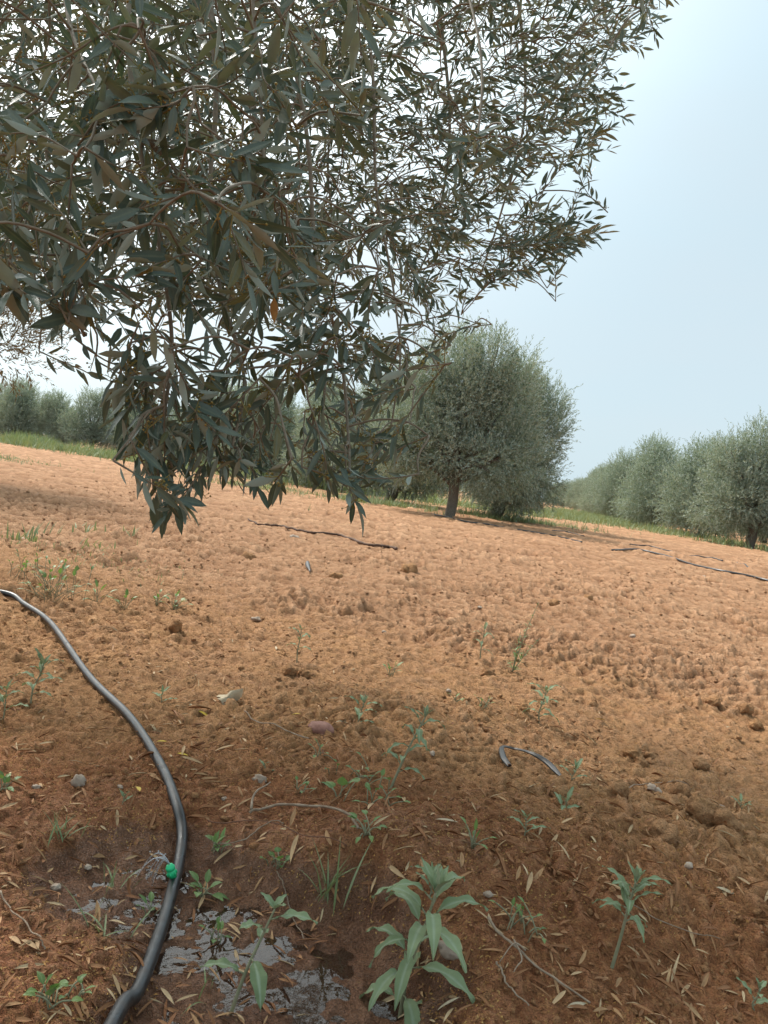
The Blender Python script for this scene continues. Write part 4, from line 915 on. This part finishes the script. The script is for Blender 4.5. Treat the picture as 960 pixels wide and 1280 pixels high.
OCT = np.array([(1, 0, 0), (-1, 0, 0), (0, 1, 0), (0, -1, 0), (0, 0, 1), (0, 0, -1)], float); OCTT = np.array([(0, 2, 4), (2, 1, 4), (1, 3, 4), (3, 0, 4), (2, 0, 5), (1, 2, 5), (3, 1, 5), (0, 3, 5)])
LTs = [leaf_template(5, c, f)[:2] for c, f in ((.10, .2), (.22, .3), (-.06, .25))]; LR5 = leaf_template(5)[2]
tot = 0
for kind, mt_, (s, r0, r1, subs) in [('limb', BARK, (Lb, .075, .014, LSUB[i])) for i, Lb in enumerate(LIMB)] + [('branch', TWIG, q) for q in STEMS]:
    tw, lf, fr = Acc(), Acc(), Acc(); tube(tw, s, np.linspace(r0, r1, len(s)), 8)
    for q in subs: sub_branch(tw, lf, fr, *q)
    b = child(tw, kind, mt_)
    if lf.n: o = child(lf, 'leaves', LEAF, b); tot += lf.n//15
    if fr.n: child(fr, 'fruitlets', FRUIT, b)
print('near leaves', tot)
# one withered orange leaf caught in the branches
a = Acc(); inst(a, LT, LQ, np.array([P(343, 372, 1.02)]), nrm(np.array([[.12, -.1, -1.]])), nrm(np.array([[1., .35, .1]])), nrm(np.array([[-.3, 1., 0]])), np.array([.034]), np.array([.011]), np.array([.5]), LR)
o = child(a, 'withered_leaf', plain('withered_orange', (.34, .15, .04), (.48, .24, .07), .7, 60, 0)); o['label'] = 'withered orange leaf hanging among the green ones'

# ------------------------------------------------------------------ light
SUN_EL, SUN_AZ = math.radians(48), math.radians(-42)   # azimuth from +Y towards +X
sd = np.array([math.sin(SUN_AZ)*math.cos(SUN_EL), math.cos(SUN_AZ)*math.cos(SUN_EL), math.sin(SUN_EL)])
sun = bpy.data.lights.new('sun', 'SUN'); so = bpy.data.objects.new('sun', sun); COL.objects.link(so); sun.energy = 4.1; sun.angle = math.radians(6); sun.color = (1, .95, .87)
so.rotation_euler = Vector(-sd).to_track_quat('-Z', 'Y').to_euler()
w = bpy.data.worlds.new('World'); bpy.context.scene.world = w; w.use_nodes = True; nt = w.node_tree; bg = nt.nodes['Background']
sky = nd(nt, 'ShaderNodeTexSky'); sky.sky_type = 'NISHITA'; sky.sun_disc = False; sky.sun_elevation = SUN_EL; sky.sun_rotation = SUN_AZ; sky.dust_density = 3.; sky.air_density = 1.; sky.altitude = 0
tc = nd(nt, 'ShaderNodeTexCoord'); sep = nd(nt, 'ShaderNodeSeparateXYZ'); L(nt, tc.outputs['Generated'], sep.inputs[0])
hz = mixc(nt, maprange(nt, sep.outputs[2], 0., .6), (7.1, 9.0, 9.9), (6.2, 8.6, 9.8))
dotn = nt.nodes.new('ShaderNodeVectorMath'); dotn.operation = 'DOT_PRODUCT'; L(nt, tc.outputs['Generated'], dotn.inputs[0]); dotn.inputs[1].default_value = [float(v) for v in sd]
gl = maprange(nt, dotn.outputs['Value'], .25, 1., 0, 1); gl = mth(nt, 'POWER', gl, 5.0)
hz = mixc(nt, gl, hz, (56, 57, 54))
cn = nd(nt, 'ShaderNodeMapping'); L(nt, tc.outputs['Generated'], cn.inputs[0]); cn.inputs['Scale'].default_value = (1, 1, 2.5)
cl = noise(nt, 1.6, 4, .5, cn.outputs[0]); hz = mixc(nt, maprange(nt, cl, .38, .7, 0, .42), hz, (8.2, 8.8, 9.2))
c = mixc(nt, .85, sky.outputs[0], hz); L(nt, c, bg.inputs[0]); bg.inputs[1].default_value = .1
sc = bpy.context.scene; sc.view_settings.view_transform = 'Standard'; sc.view_settings.look = 'None'; sc.view_settings.exposure = 0
sc.render.engine = 'CYCLES'; sc.cycles.max_bounces = 6; sc.cycles.transparent_max_bounces = 8; sc.cycles.use_denoising = True
